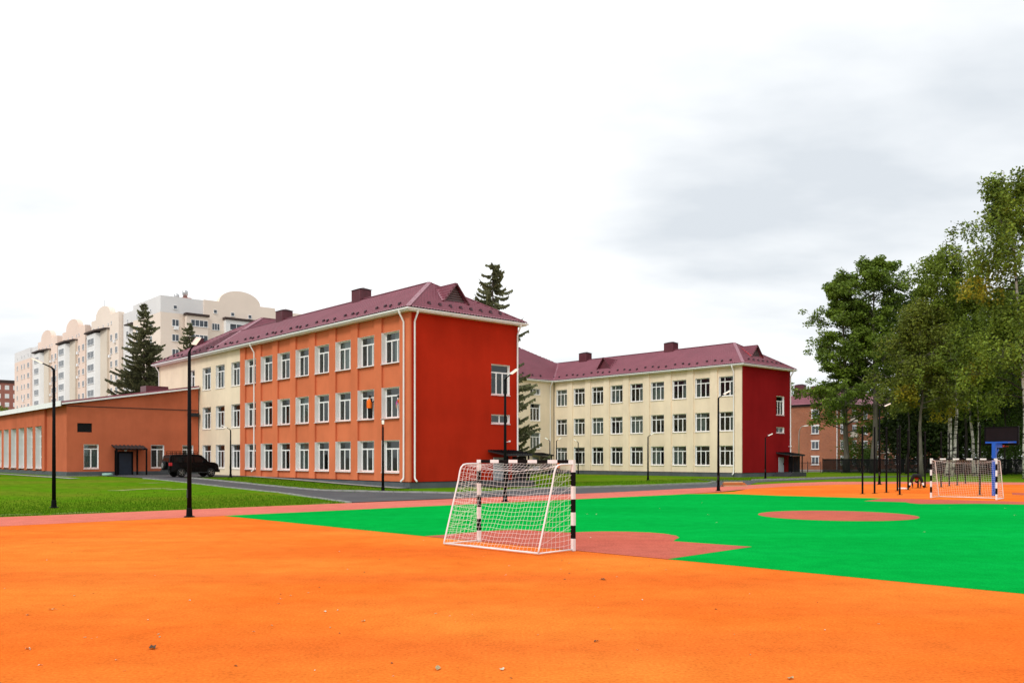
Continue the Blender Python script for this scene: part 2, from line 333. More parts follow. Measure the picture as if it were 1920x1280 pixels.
# ------------------------------------------------------------------ ground
def sheet(name, poly, z, m, dz=0.0, kind=True):
    """flat polygon in the site frame"""
    me = bpy.data.meshes.new(name); bm = bmesh.new()
    f = bm.faces.new([bm.verts.new(W(s, t, z)) for s, t in poly]); bmesh.ops.triangulate(bm, faces=[f]); bmesh.ops.recalc_face_normals(bm, faces=bm.faces)
    for f in bm.faces:
        if f.normal.z < 0: f.normal_flip()
    bm.to_mesh(me); bm.free(); me.materials.append(MATS[m]); o = link(name, me)
    if kind: structure(o)
    return o
def terrain_strip(name, s_edges, t0, t1, m, lift, nt_=40):
    """strip between two s edges (functions of t) that follows the terrain"""
    mb = MB(); ns = 4; rows = []
    for i in range(nt_ + 1):
        t = t0 + (t1 - t0) * i / nt_; a, b = s_edges[0](t), s_edges[1](t)
        rows.append([W(a + (b - a) * j / ns, t, hgt(a + (b - a) * j / ns, t) + lift) for j in range(ns + 1)])
    for i in range(nt_):
        for j in range(ns): mb.quad(rows[i][j], rows[i][j + 1], rows[i + 1][j + 1], rows[i + 1][j])
    return structure(mb.build(name, m, smooth=True))

def ground():
    xs = np.concatenate([[-2500, -1200, -600, -300, -200], np.arange(-150, 200, 2.5), [220, 300, 600, 1200, 2500]])
    ys = np.concatenate([[-2500, -1200, -600, -300, -150], np.arange(-100, 30, 10), np.arange(30, 150, 2.5), np.arange(150, 320, 10), [400, 600, 1200, 2500]])
    nx, ny = len(xs), len(ys); V = []
    for y in ys:
        for x in xs:
            rx, ry = x - OX, y - OY; s = rx * SX + ry * SY; t = -rx * SY + ry * SX
            V.append((x, y, hgt(s, t) - 0.03))
    F = [(j * nx + i, j * nx + i + 1, (j + 1) * nx + i + 1, (j + 1) * nx + i) for j in range(ny - 1) for i in range(nx - 1)]
    VA = np.array(V); FA = np.array(F); ctr = VA[FA].mean(1)
    far = (ctr[:, 0] < -75) | (ctr[:, 0] > 105) | (ctr[:, 1] > 128) | (ctr[:, 1] < -40)
    me = raw_mesh('ground', V, F, ['grass', 'neutral_far_ground'], far.astype(np.int32)); o = structure(link('ground', me)); o['label'] = 'grass lawns and ground around the school'
ground()
# the rubber sports ground: orange base, salmon running strip, green pitch, salmon inlays
sheet('sports_ground', [(-110, -18), (12, -18), (18, -15.4), (24, -14.6), (30, -14.9), (36, -17.2), (40, -22.5), (44, -31), (47, -45), (47, -95), (-110, -95)], 0.0, 'rubber_orange')
sheet('running_strip', [(-110, -13.2), (5, -13.6), (18, -12.5), (24, -11.4), (30, -10.7), (37, -11.1), (42.5, -15.5), (47.6, -23.3), (51, -32), (53, -45), (53, -95), (46, -95), (46, -45),
                        (43.4, -31), (39.6, -23), (35.6, -17.4), (30, -15.3), (24, -15.0), (17.5, -15.8), (11, -17.6), (5, -18.1), (-110, -18.1)], 0.003, 'rubber_pink')
sheet('green_pitch', [(-21.0, -18.15), (7.2, -18.2), (8.9, -19.1), (9.15, -20.8), (9.1, -22.9), (10.2, -28.2), (11.7, -33.6), (12.0, -52), (-19.0, -52), (-19.1, -44), (-19.6, -37.4), (-20.3, -30.2)], 0.0045, 'rubber_green')
sheet('pitch_circle', [(-4.05 + 2.9 * math.cos(a), -33.1 + 2.75 * math.sin(a)) for a in np.linspace(0, 2 * math.pi, 48, endpoint=False)], 0.008, 'rubber_salmon')
def smooth_poly(p, n=4):
    out_ = []; k = len(p)
    for i in range(k):
        a, b, c, d = (np.array(p[(i + j) % k]) for j in (-1, 0, 1, 2))
        for q in range(n):
            u = q / n; out_.append(tuple(0.5 * ((2 * b) + (-a + c) * u + (2 * a - 5 * b + 4 * c - d) * u * u + (-a + 3 * b - 3 * c + d) * u ** 3)))
    return out_
sheet('goal_area', [(-20.32, -29.7), (-19.7, -29.75), (-18.9, -29.65), (-18.2, -29.6), (-17.6, -29.65), (-17.1, -29.9), (-16.85, -30.4), (-16.75, -31.0), (-16.6, -31.5), (-16.1, -31.7), (-15.6, -31.95), (-15.1, -32.5),
                    (-14.85, -33.1), (-14.85, -33.6), (-15.1, -34.2), (-15.5, -34.6), (-16.0, -34.85), (-16.4, -35.1), (-16.1, -37.2), (-19.62, -37.4), (-20.0, -33.5)], 0.008, 'rubber_salmon')
sheet('goal_area', [(6.8, -28.9), (10.15, -28.3), (11.8, -33.6), (12.05, -41), (9.0, -40.5), (8.4, -38.5), (9.3, -35.5), (8.9, -34.3), (8.4, -33.5), (7.0, -32.6), (6.2, -31.8), (6.6, -31.2), (7.3, -30.7)], 0.0085, 'rubber_salmon')
for k, (a, b) in enumerate([(20.2, 23.2), (29.0, 32.2)]):
    sheet('salmon_band', [(a, -31.2 + 2.0 * k), (a + 0.6, -60), (b + 0.6, -60), (b, -30.2 + 2.0 * k)], 0.004, 'rubber_salmon')

# the asphalt drive along the wing, and its apron
terrain_strip('asphalt_drive', (lambda t: -9.6 if t > 0 else -9.6 + 2.9 * (t / 13.2), lambda t: (-6.9 if t > 0 else -6.9 - t * 0.45) if t > -8.7 else -3.0 + (-8.7 - t) * 0.2 + (-8.7 - t) * 0.0), -13.25, 24, 'asphalt', 0.012, 60)
terrain_strip('asphalt_apron', (lambda t: -9.6 - 0.0 * t, lambda t: -0.45), 24.0, 37.2, 'asphalt', 0.012, 16)
sheet('asphalt_road', [(-3.05, -8.85), (0.8, -8.6), (5.5, -6.2), (10, -6.9), (16, -7.4), (25, -7.1), (29.2, -4.9), (33, -0.9), (37, 3.5), (36.6, -3.9), (42.3, -4.4), (52, -4.6), (70, -4.8), (70, -6.6), (48, -6.4), (37, -6.6), (31.5, -7.4), (27.2, -9.6), (24.0, -11.38), (18, -12.48), (5, -13.58), (-2.3, -13.3)], -0.012, 'asphalt')
terrain_strip('blind_area', (lambda t: -1.0, lambda t: 0.2), 0, 24.5, 'concrete', 0.03, 30)
terrain_strip('garden_path', (lambda t: -14.9, lambda t: -14.0), 26, 70, 'concrete', 0.01, 20)
terrain_strip('garden_path', (lambda t: -13.9, lambda t: -9.7), 35.2, 36.4, 'concrete', 0.01, 2)

# kerbs, stone by stone
def kerb(label, path, top=0.10):
    root = thing('kerb', label, 'kerb', (0, 0, 0))
    mb = MB(); mb.box(-0.485, 0.485, -0.07, 0.07, -0.2, 0.0); me = mb.mesh('kerb_stone', 'concrete')
    for (s0, t0), (s1, t1) in zip(path[:-1], path[1:]):
        L_ = math.hypot(s1 - s0, t1 - t0); n = max(1, round(L_))
        for i in range(n):
            u = (i + 0.5) / n; s = s0 + (s1 - s0) * u; t = t0 + (t1 - t0) * u
            a, b = W(s0, t0), W(s1, t1); o = link('kerb_stone', me, root, W(s, t, hgt(s, t) + top + random.uniform(-.012, .012)), math.atan2(b.y - a.y, b.x - a.x) + random.uniform(-.012, .012))
            o.scale.x = L_ / n * 1.0
kerb('pale concrete kerb between the drive and the grass strip along the orange wall', [(-6.7, 22), (-6.83, 12), (-6.83, 0.2), (-5.0, -4.0), (-2.95, -8.6), (0.8, -8.4), (5.5, -6.0), (10, -6.7), (16, -7.2), (25, -6.9), (29.2, -4.7)])
kerb('low concrete edging between the left lawn and the drive', [(-9.75, 24), (-9.75, 0), (-12.6, -13.1)], 0.03)
kerb('concrete kerb along the lawn before the crimson end wall', [(36.5, -3.7), (42.3, -4.2), (52, -4.4), (60, -4.5)])
# worn yellow patches in the lawn
for s, t, a, b in [(-16.7, 7.0, 1.0, .5), (-15.5, 7.8, .9, .45), (-14.4, 8.0, 1.3, .5), (-13.4, 6.6, 1.0, .6), (-12.0, 15.5, 1.2, .5), (-27, -11.9, 1.6, .5), (-24.5, -12.3, 1.2, .35), (-13.6, -12.4, .8, .3)]:
    mb = MB(); pts = []
    for j in range(14):
        q = 2 * math.pi * j / 14; r_ = random.uniform(.55, 1.1); ss, tt = s + a * r_ * math.cos(q), t + b * r_ * math.sin(q); pts.append(W(ss, tt, hgt(ss, tt) - 0.018))
    mb.add(pts, [tuple(range(14))]); structure(mb.build('worn_patch', 'bare_soil'))
# grass tufts along the near edges of the lawns
def grass_edge():
    V = []; n = 0
    def blade(p, h, wd):
        a = random.uniform(0, 6.28); c, s_ = math.cos(a) * wd, math.sin(a) * wd; lx, ly = random.uniform(-.4, .4) * h, random.uniform(-.4, .4) * h
        V.extend([(p.x - c, p.y - s_, p.z), (p.x + c, p.y + s_, p.z), (p.x + c * .2 + lx, p.y + s_ * .2 + ly, p.z + h), (p.x - c * .2 + lx, p.y - s_ * .2 + ly, p.z + h)])
    for i in range(26000):
        s = random.uniform(-34, -11.5); t = -13.05 + abs(random.gauss(0, 1)) * 7
        if t > 30 or s > -9.8 - max(0, -t) * .23: continue
        blade(W(s, t, hgt(s, t) - 0.03), random.uniform(.03, .08), random.uniform(.008, .02))
    for i in range(9000):
        s = random.uniform(-6.6, -1.2); t = random.uniform(-3, 22)
        blade(W(s, t, hgt(s, t) - 0.03), random.uniform(.04, .09), random.uniform(.01, .025))
    for i in range(9000):
        s = random.uniform(10, 46); t = random.uniform(-4, 3); blade(W(s, t, -0.03), random.uniform(.04, .1), random.uniform(.012, .03))
    V = np.array(V); F = np.arange(len(V)).reshape(-1, 4)
    o = link('lawn_grass', raw_mesh('lawn_grass', V, F, ['grass_blade'])); o['kind'] = 'stuff'; tag(o, 'short green grass blades on the lawns', 'grass')
grass_edge()

# ------------------------------------------------------------------ buildings: shared builders
def wall(mb, fn, u0, u1, z0, z1, ops, depth):
    """wall sheet with rectangular openings and their jambs; fn(u, z, d) -> point, d = distance inwards"""
    us = sorted({u0, u1, *[o[0] for o in ops], *[o[1] for o in ops]}); zs = sorted({z0, z1, *[o[2] for o in ops], *[o[3] for o in ops]})
    us = [u for u in us if u0 <= u <= u1]; zs = [z for z in zs if z0 <= z <= z1]
    for a, b in zip(us[:-1], us[1:]):
        for c, d in zip(zs[:-1], zs[1:]):
            um, zm = (a + b) / 2, (c + d) / 2
            if any(o[0] < um < o[1] and o[2] < zm < o[3] for o in ops): continue
            mb.quad(fn(a, c, 0), fn(b, c, 0), fn(b, d, 0), fn(a, d, 0))
    for a, b, c, d in ops:
        for p, q in (((a, c), (b, c)), ((b, c), (b, d)), ((b, d), (a, d)), ((a, d), (a, c))):
            mb.quad(fn(*p, 0), fn(*q, 0), fn(*q, depth), fn(*p, depth))

WCACHE = {}
def window(parent, loc, rotz, wd, ht, lights=3, transom=0.27, recess=0.27, out_=0.15, curtain=None, top_bar=False, sill=True, opened=None):
    """window part (frame) with panes, sill, white reveal; local: opening centre-bottom at origin, outward -x, width along y, glass plane at x=0"""
    key = (wd, ht, lights, transom, recess, out_, top_bar, opened)
    if key not in WCACHE:
        h = wd / 2; fw = 0.085; mb = MB(); zt = ht * (1 - transom) if transom else ht
        mb.box(-.035, .035, -h, -h + fw, 0, ht); mb.box(-.035, .035, h - fw, h, 0, ht)
        mb.box(-.036, .036, -h + fw, h - fw, 0, fw); mb.box(-.036, .036, -h + fw, h - fw, ht - fw, ht)
        if transom: mb.box(-.04, .04, -h + fw, h - fw, zt - fw * .6, zt + fw * .6)
        ys = [-h + wd * i / lights for i in range(lights + 1)]
        for y in ys[1:-1]: mb.box(-.038, .038, y - fw * .65, y + fw * .65, fw, zt - fw * .6)
        if top_bar: mb.box(-.037, .037, ys[2] - fw * .4, ys[2] + fw * .4, zt + fw * .6, ht - fw)
        panes = []
        for i in range(lights):
            if opened == i: continue
            pb = MB(); pb.quad((0, ys[i] + .01, fw * .5), (0, ys[i + 1] - .01, fw * .5), (0, ys[i + 1] - .01, zt - .01), (0, ys[i] + .01, zt - .01)); panes.append(pb.out_mesh('pane', 'glass'))
        if transom: pb = MB(); pb.quad((0, -h + .01, zt + .01), (0, h - .01, zt + .01), (0, h - .01, ht - .03), (0, -h + .01, ht - .03)); panes.append(pb.out_mesh('pane', 'glass'))
        sb = MB(); sb.prism([(-recess - out_ - .06, -.075), (-recess - out_ - .06, -.035), (.0, .004), (.0, -.02)], 'y', -h - .03, h + .03)
        rb = MB(); x0 = -recess - out_ + .006
        rb.box(x0, -.03, -h - .004, -h + .012, 0.003, ht); rb.box(x0, -.03, h - .012, h + .004, 0.003, ht); rb.box(-recess + .004, -.03, -h + .013, h - .013, ht - .012, ht + .003)
        WCACHE[key] = (mb.mesh('window', 'white_plastic'), panes, sb.mesh('sill', 'white_trim'), rb.mesh('reveal', 'white_trim'))
    f, panes, sm_, rm = WCACHE[key]
    o = link('window', f, parent, loc, rotz)
    for p in panes: link('pane', p, o)
    if sill: link('sill', sm_, o)
    link('reveal', rm, o)
    if curtain:
        a, b = curtain; k = ('c', wd, ht, a, b)
        if k not in WCACHE:
            cb = MB(); n = max(2, int((b - a) * wd / .08)); y0 = -wd / 2 + a * wd
            for i in range(n):
                ya, yb = y0 + (b - a) * wd * i / n, y0 + (b - a) * wd * (i + 1) / n; xa, xb = .16 + .03 * (i % 2), .16 + .03 * ((i + 1) % 2)
                cb.quad((xa, ya, 0.02), (xb, yb, 0.02), (xb, yb, ht), (xa, ya, ht))
            WCACHE[k] = cb.mesh('curtain', 'curtain')
        link('curtain', WCACHE[k], o)
    return o

def roof_patch(name, poly, up, parent, m='roof_tile', wave=0.26, step=0.42):
    """stamped metal tile: waves across the slope, a small step down each course; poly = convex 3D outline, up = up-slope direction"""
    P = [Vector(p) for p in poly]; up = Vector(up); nrm = (P[1] - P[0]).cross(P[2] - P[0]).normalized()
    if nrm.z < 0: nrm = -nrm
    v = (up - nrm * up.dot(nrm)).normalized(); u = v.cross(nrm).normalized(); o = P[0]
    q = [((p - o).dot(u), (p - o).dot(v)) for p in P]
    u0, u1 = min(a for a, b in q), max(a for a, b in q); v0, v1 = min(b for a, b in q), max(b for a, b in q)
    nu = int((u1 - u0) / wave * 4) + 2; nv = int((v1 - v0) / step) + 2
    us = u0 + np.arange(nu) * wave / 4; wv = 0.028 * np.cos(np.arange(nu) * math.pi / 2)
    vs = []; hs = []
    for i in range(nv):
        vs += [v0 + i * step, v0 + (i + 1) * step - 0.004]; hs += [0.085, 0.002]
    U, Vv = np.meshgrid(us, np.array(vs)); Hh = np.array(hs)[:, None] + wv[None, :]
    pts = np.array(o)[None, None, :] + U[..., None] * np.array(u) + Vv[..., None] * np.array(v) + Hh[..., None] * np.array(nrm)
    n2 = len(vs); F = [(j * nu + i, j * nu + i + 1, (j + 1) * nu + i + 1, (j + 1) * nu + i) for j in range(n2 - 1) for i in range(nu - 1)]
    me = raw_mesh(name, pts.reshape(-1, 3), F, [m])
    bm = bmesh.new(); bm.from_mesh(me); c = sum(P, Vector()) / len(P)
    for i in range(len(P)):
        a, b = P[i], P[(i + 1) % len(P)]; e = (b - a).cross(nrm).normalized()
        if (c - a).dot(e) > 0: e = -e
        bmesh.ops.bisect_plane(bm, geom=bm.verts[:] + bm.edges[:] + bm.faces[:], plane_co=a, plane_no=e, clear_outer=True)
    bm.to_mesh(me); bm.free(); me.update()
    ob = link(name, me, parent); return ob
def cap_strip(parent, a, b, wd=0.34, ht=0.05, m='roof_flash', name='ridge_cap'):
    mb = MB(); mb.bar(a, b, wd, ht); return mb.build(name, m, parent)
GUARD = []
def snow_guards(parent, a, b, normal, n, rows=((0, 0),)):
    if not GUARD:
        mb = MB(); mb.prism([(-.14, 0), (.12, 0), (.09, .17), (-.02, .24)], 'x', -.10, .10); GUARD.append(mb.mesh('snow_guard', 'dark_bracket'))
    a = Vector(a); b = Vector(b); rz = math.atan2((b - a).y, (b - a).x); nn = Vector(normal)
    for i in range(n):
        u = (i + .5) / n; up = 0.32 if (i // 2) % 2 else 0.0
        o = link('snow_guard', GUARD[0], parent, a.lerp(b, u) + nn * up + Vector((0, 0, .02)), rz)
def chimney(parent, x, y, z0, z1, a=0.55, b=0.68):
    mb = MB(); n = 9
    # corrugated metal casing
    pts = []
    for (xa, ya), (xb, yb) in zip([(-a, -b), (a, -b), (a, b), (-a, b)], [(a, -b), (a, b), (-a, b), (-a, -b)]):
        dx, dy = (xb - xa) / n, (yb - ya) / n; L_ = math.hypot(dx, dy); nx_, ny_ = dy / L_, -dx / L_
        for i in range(n):
            for k, off in ((0, 0), (.5, 0), (.55, .03), (.95, .03)): pts.append((x + xa + dx * (i + k) + nx_ * off, y + ya + dy * (i + k) + ny_ * off))
    mb.prism(pts, 'z', z0, z1); o = mb.build('chimney', 'chimney_metal', parent)
    cb = MB(); cb.add([(x - a - .1, y - b - .1, z1 + .04), (x + a + .1, y - b - .1, z1 + .04), (x + a + .1, y + b + .1, z1 + .04), (x - a - .1, y + b + .1, z1 + .04), (x, y - b * .5, z1 + .24), (x, y + b * .5, z1 + .24)],
                      [(0, 3, 2, 1), (0, 1, 4), (1, 2, 5, 4), (2, 3, 5), (3, 0, 4, 5)]); cb.build('chimney_cap', 'dark_bracket', o)
def downpipe(parent, x, y, z0, z1, ox, oy):
    """white pipe: offset under the gutter, straight drop, kicked-out shoe; (ox, oy) = outward direction"""
    mb = MB(); e = .45
    mb.tube([(x + ox * e, y + oy * e, z1), (x + ox * e, y + oy * e, z1 - .22), (x + ox * .12, y + oy * .12, z1 - .75), (x + ox * .12, y + oy * .12, z0 + .45), (x + ox * .14, y + oy * .14, z0 + .32), (x + ox * .38, y + oy * .38, z0 + .12)], .065, 10)
    o = mb.build('downpipe', 'white_trim', parent, True)
    fb = MB(); fb.lathe([(.07, -.25), (.13, 0), (.13, .05)], 10, (x + ox * e, y + oy * e, z1)); fb.build('funnel', 'white_trim', o)
    return o
def canopy_porch(parent, fn, rotz, s0, s1, outw, z_wall, z_front, ground_z=0.0, screen=True):
    """entrance porch on an end wall; fn(u, d, z): u along the wall, d outwards"""
    def slab(mb, u0, u1, d0, d1, z00, z01, th):
        mb.add([fn(u0, d0, z00), fn(u1, d0, z00), fn(u1, d1, z01), fn(u0, d1, z01), fn(u0, d0, z00 + th), fn(u1, d0, z00 + th), fn(u1, d1, z01 + th), fn(u0, d1, z01 + th)], [(0,3,2,1),(4,5,6,7),(0,1,5,4),(1,2,6,5),(2,3,7,6),(3,0,4,7)])
    mb = MB(); slab(mb, s0 - .15, s1 + .15, 0.01, outw + .2, z_wall, z_front, .14); r_ = mb.build('canopy', 'charcoal', parent)
    nb = int((s1 - s0 + .3) / .25)
    for i in range(nb + 1):
        u = s0 - .15 + (s1 - s0 + .3) * i / nb; b2 = MB(); slab(b2, u - .02, u + .02, 0.02, outw + .22, z_wall + .143, z_front + .143, .03); b2.build('canopy_rib', 'dark_metal', r_)
    for u in (s0 + .05, s1 - .05):
        b2 = MB(); b2.add(*box_pts(fn, u - .05, u + .05, outw - .1, outw, ground_z, z_front + .02)); b2.build('canopy_post', 'dark_metal', parent)
    if screen:
        n = int((outw - .35) / .12)
        for i in range(n):
            d = .1 + .12 * i; b2 = MB(); b2.add(*box_pts(fn, s1 - .03 + (i % 2) * .03, s1 + (i % 2) * .03, d, d + .116, ground_z + .45, z_front - .02)); b2.build('screen_board', 'charcoal', parent)
    b2 = MB(); b2.add(*box_pts(fn, s0 + .35, s0 + 1.4, .005, .07, ground_z + .45, ground_z + 2.15)); d_ = b2.build('door', 'door_grey', parent)
    b3 = MB(); b3.add(*box_pts(fn, s0 + 1.25, s0 + 1.3, .07, .13, ground_z + 1.3, ground_z + 1.5)); b3.build('handle', 'dark_metal', d_)
    b2 = MB(); b2.add(*box_pts(fn, s0 - .2, s1 + .25, .004, outw + .3, ground_z - .1, ground_z + .44)); b2.build('landing', 'steps_grey', parent)
    for i in range(3):
        b2 = MB(); b2.add(*box_pts(fn, s0 - .55 - .35 * i, s0 - .2 - .35 * i - .003, .3, outw + .3, ground_z - .1, ground_z + .33 - .11 * i)); b2.build('step', 'steps_grey', parent)
def box_pts(fn, u0, u1, d0, d1, z0, z1):
    return [fn(u0, d0, z0), fn(u1, d0, z0), fn(u1, d1, z0), fn(u0, d1, z0), fn(u0, d0, z1), fn(u1, d0, z1), fn(u1, d1, z1), fn(u0, d1, z1)], [(0,3,2,1),(4,5,6,7),(0,1,5,4),(1,2,6,5),(2,3,7,6),(3,0,4,7)]

# ------------------------------------------------------------------ the school (local x = s, y = t)
school = thing('school_building', 'three-storey school with orange and cream wings, red end walls and maroon tiled roof', 'school', (OX, OY, 0), ANG)
SILLS = [(1.11, 3.37), (4.97, 7.14), (8.87, 11.09)]
EAVE, K, OV = 12.42, 0.56, 0.5
ZB = 0.45                                     # top of plinth
WID = 10.1
SB, TB = 47.2, 4.4                            # corner of the second wing
BAY = 3.235
def curt():
    r_ = random.random()
    return (0.0, round(random.choice([.33, .5, .33, .6]), 2)) if r_ < .72 else ((0.0, 1.0) if r_ < .82 else None)
# --- orange wing, long wall: panels at x = .15, piers at x = 0
opsA = []; F_A = lambda u, z, d: (0.15 + d, u, z)
for i in range(8):
    y0 = 1.26 + BAY * i
    for a, b in SILLS: opsA.append((y0, y0 + 2.25, a, b))
mb = MB(); wall(mb, F_A, 0.02, 27.2, ZB, EAVE, opsA, .30); mb.build('wall', 'stucco_orange', school)
pier_edges = [(0.0, 1.26)] + [(1.26 + BAY * i + 2.25, 1.26 + BAY * (i + 1)) for i in range(7)] + [(1.26 + BAY * 7 + 2.25, 27.2)]
for a, b in pier_edges:
    mb = MB(); mb.box(0, 0.1485, a + (.012 if a else 0), b - .012, ZB + .003, EAVE); mb.build('pier', 'stucco_orange', school)
CLEAN = []
for i in range(8):
    for f, (a, b) in enumerate(SILLS):
        if f == 1 and i in (0, 1):
            o = window(school, (0.42, 1.26 + BAY * i + 1.125, a), 0, 2.25, round(b - a, 3), curtain=None, opened=0 if i == 0 else 1); CLEAN.append(o)
        else: window(school, (0.42, 1.26 + BAY * i + 1.125, a), 0, 2.25, round(b - a, 3), curtain=curt())
# --- cream continuation of the same wall
opsC = []
for y0, y1, fl in ((27.32, 29.35, (0, 1, 2)), (30.85, 32.95, (0, 1, 2)), (34.1, 36.2, (0, 1, 2)), (38.2, 39.5, (2,))):
    for k in fl: opsC.append((y0, y1, *SILLS[k]))
mb = MB(); wall(mb, lambda u, z, d: (0.10 + d, u, z), 27.2, 48.3, ZB, EAVE, opsC, .30); mb.build('wall', 'stucco_cream', school)
for a, b, c, d in opsC: window(school, (0.37, (a + b) / 2, c), 0, round(b - a, 3), round(d - c, 3), lights=3 if b - a > 1.5 else 2, out_=0.0, curtain=curt())
# --- orange wing end wall (faces -y)
F_G = lambda u, z, d: (u, 0.004 + d, z)
opsG = [(7.4, 9.25, 6.86, 9.14), (7.4, 9.25, 4.70, 5.37)]
mb = MB(); wall(mb, F_G, 0.0, WID, ZB, EAVE, opsG, .25); mb.build('wall', 'stucco_red', school)
window(school, (8.325, .2, 6.86), R(90), 1.85, 2.28, recess=.19, out_=0, curtain=None)
window(school, (8.325, .2, 4.70), R(90), 1.85, .67, lights=2, transom=0, recess=.19, out_=0)
# other faces of the wing and cross block
def plain(x0, x1, y0, y1, m, z0=ZB, z1=EAVE):
    mb = MB(); mb.quad((x0, y0, z0), (x1, y1, z0), (x1, y1, z1), (x0, y0, z1)); mb.build('wall', m, school)
plain(WID, WID, 0.004, 33.7, 'stucco_cream'); plain(.1, 57.3, 48.3, 48.3, 'stucco_cream'); plain(57.3, 57.3, TB, 48.3, 'stucco_cream')
# --- cross block, wall on the court (faces -y) at t = 33.7
opsT = []
for u0, u1, za, zb in ((42.9, 44.7, 10.45, 11.25), (42.9, 44.7, 7.0, 9.27), (42.9, 44.7, 3.27, 5.45)): opsT.append((u0, u1, za, zb))
for i in range(8):
    for a, b in SILLS: opsT.append((13 + 3.5 * i, 15 + 3.5 * i, a, b))
mb = MB(); wall(mb, lambda u, z, d: (u, 33.7 + d, z), WID, SB, ZB, EAVE, opsT, .25); mb.build('wall', 'stucco_cream', school)
for a, b, c, d in opsT: window(school, ((a + b) / 2, 33.7 + .19, c), R(90), round(b - a, 3), round(d - c, 3), lights=3, transom=.27 if d - c > 1 else 0, recess=.19, out_=0, curtain=curt())
# --- cream wing, long wall at x = SB
opsB = []
for i in range(9):
    y0 = 5.42 + 3.232 * i
    for a, b in SILLS: opsB.append((y0, y0 + 2.0, a + .13, b + .1))
mb = MB(); wall(mb, lambda u, z, d: (SB + .12 + d, u, z), TB + .02, 33.7, ZB, EAVE, opsB, .27); mb.build('wall', 'stucco_cream', school)
pe = [(TB, 5.27)] + [(5.42 + 3.232 * i + 2.15, 5.42 + 3.232 * (i + 1) - .15) for i in range(8)]
for a, b in pe:
    mb = MB(); mb.box(SB, SB + .1185, a, b, ZB + .003, EAVE); mb.build('pier', 'stucco_cream', school)
for a, b, c, d in opsB: window(school, (SB + .12 + .22, (a + b) / 2, c), 0, 2.0, round(d - c, 3), recess=.22, out_=0.03, curtain=random.choice([None, (0.0, .33), (.66, 1.0), (0.0, 1.0), (.33, 1.0), None]), top_bar=True)
opsH = [(SB + 7.05, SB + 8.75, 7.05, 9.23), (SB + 7.05, SB + 8.75, 4.99, 5.63)]
mb = MB(); wall(mb, lambda u, z, d: (u, TB + .004 + d, z), SB, SB + WID, ZB, EAVE, opsH, .25); mb.build('wall', 'stucco_crimson', school)
window(school, (SB + 7.9, TB + .2, 7.05), R(90), 1.7, 2.18, recess=.19, out_=0); window(school, (SB + 7.9, TB + .2, 4.99), R(90), 1.7, .64, lights=2, transom=0, recess=.19, out_=0)
# --- plinths
for x0, x1, y0, y1 in ((-.03, .12, -.03, 48.3), (.125, WID + .03, -.03, .12), (SB - .03, SB + .12, TB - .03, 33.66), (SB + .125, SB + WID + .03, TB - .03, TB + .12), (WID + .03, SB - .035, 33.67, 33.8)):
    mb = MB(); mb.box(x0, x1, y0, y1, -.6, ZB); mb.build('plinth', 'plinth_grey', school)
    mb = MB(); mb.box(x0 - .03, x1 + .03, y0 - .03, y1 + .03, ZB + .001 - .03, ZB + .004 - .0035); mb.build('drip_edge', 'dark_metal', school)
# --- interiors seen through the glass: floors and a far wall
for z in (.3, 4.17, 8.04, 12.3):
    mb = MB(); mb.box(.55, WID - .1, .3, 33.5, z, z + .2); mb.box(.55, WID - .1, 33.55, 48.2, z, z + .2); mb.box(SB + .6, SB + WID - .1, TB + .4, 33.5, z, z + .2); mb.box(WID + .05, 57, 34.2, 48.2, z, z + .2); mb.build('interior_floor', 'interior_floor', school)
mb = MB(); mb.box(6.2, 6.3, .3, 48.2, .2, 12.3); mb.box(SB + 6.2, SB + 6.3, TB + .4, 48.2, .2, 12.3); mb.box(6.4, SB + 6, 39.5, 39.6, .2, 12.3)
for k in range(6): mb.box(.6, 6.1, .8 + 6.47 * k, .95 + 6.47 * k, .2, 12.3); mb.box(SB + .6, SB + 6.1, 4.9 + 6.46 * k, 5.05 + 6.46 * k, .2, 12.3)
mb.build('interior_wall', 'interior', school)
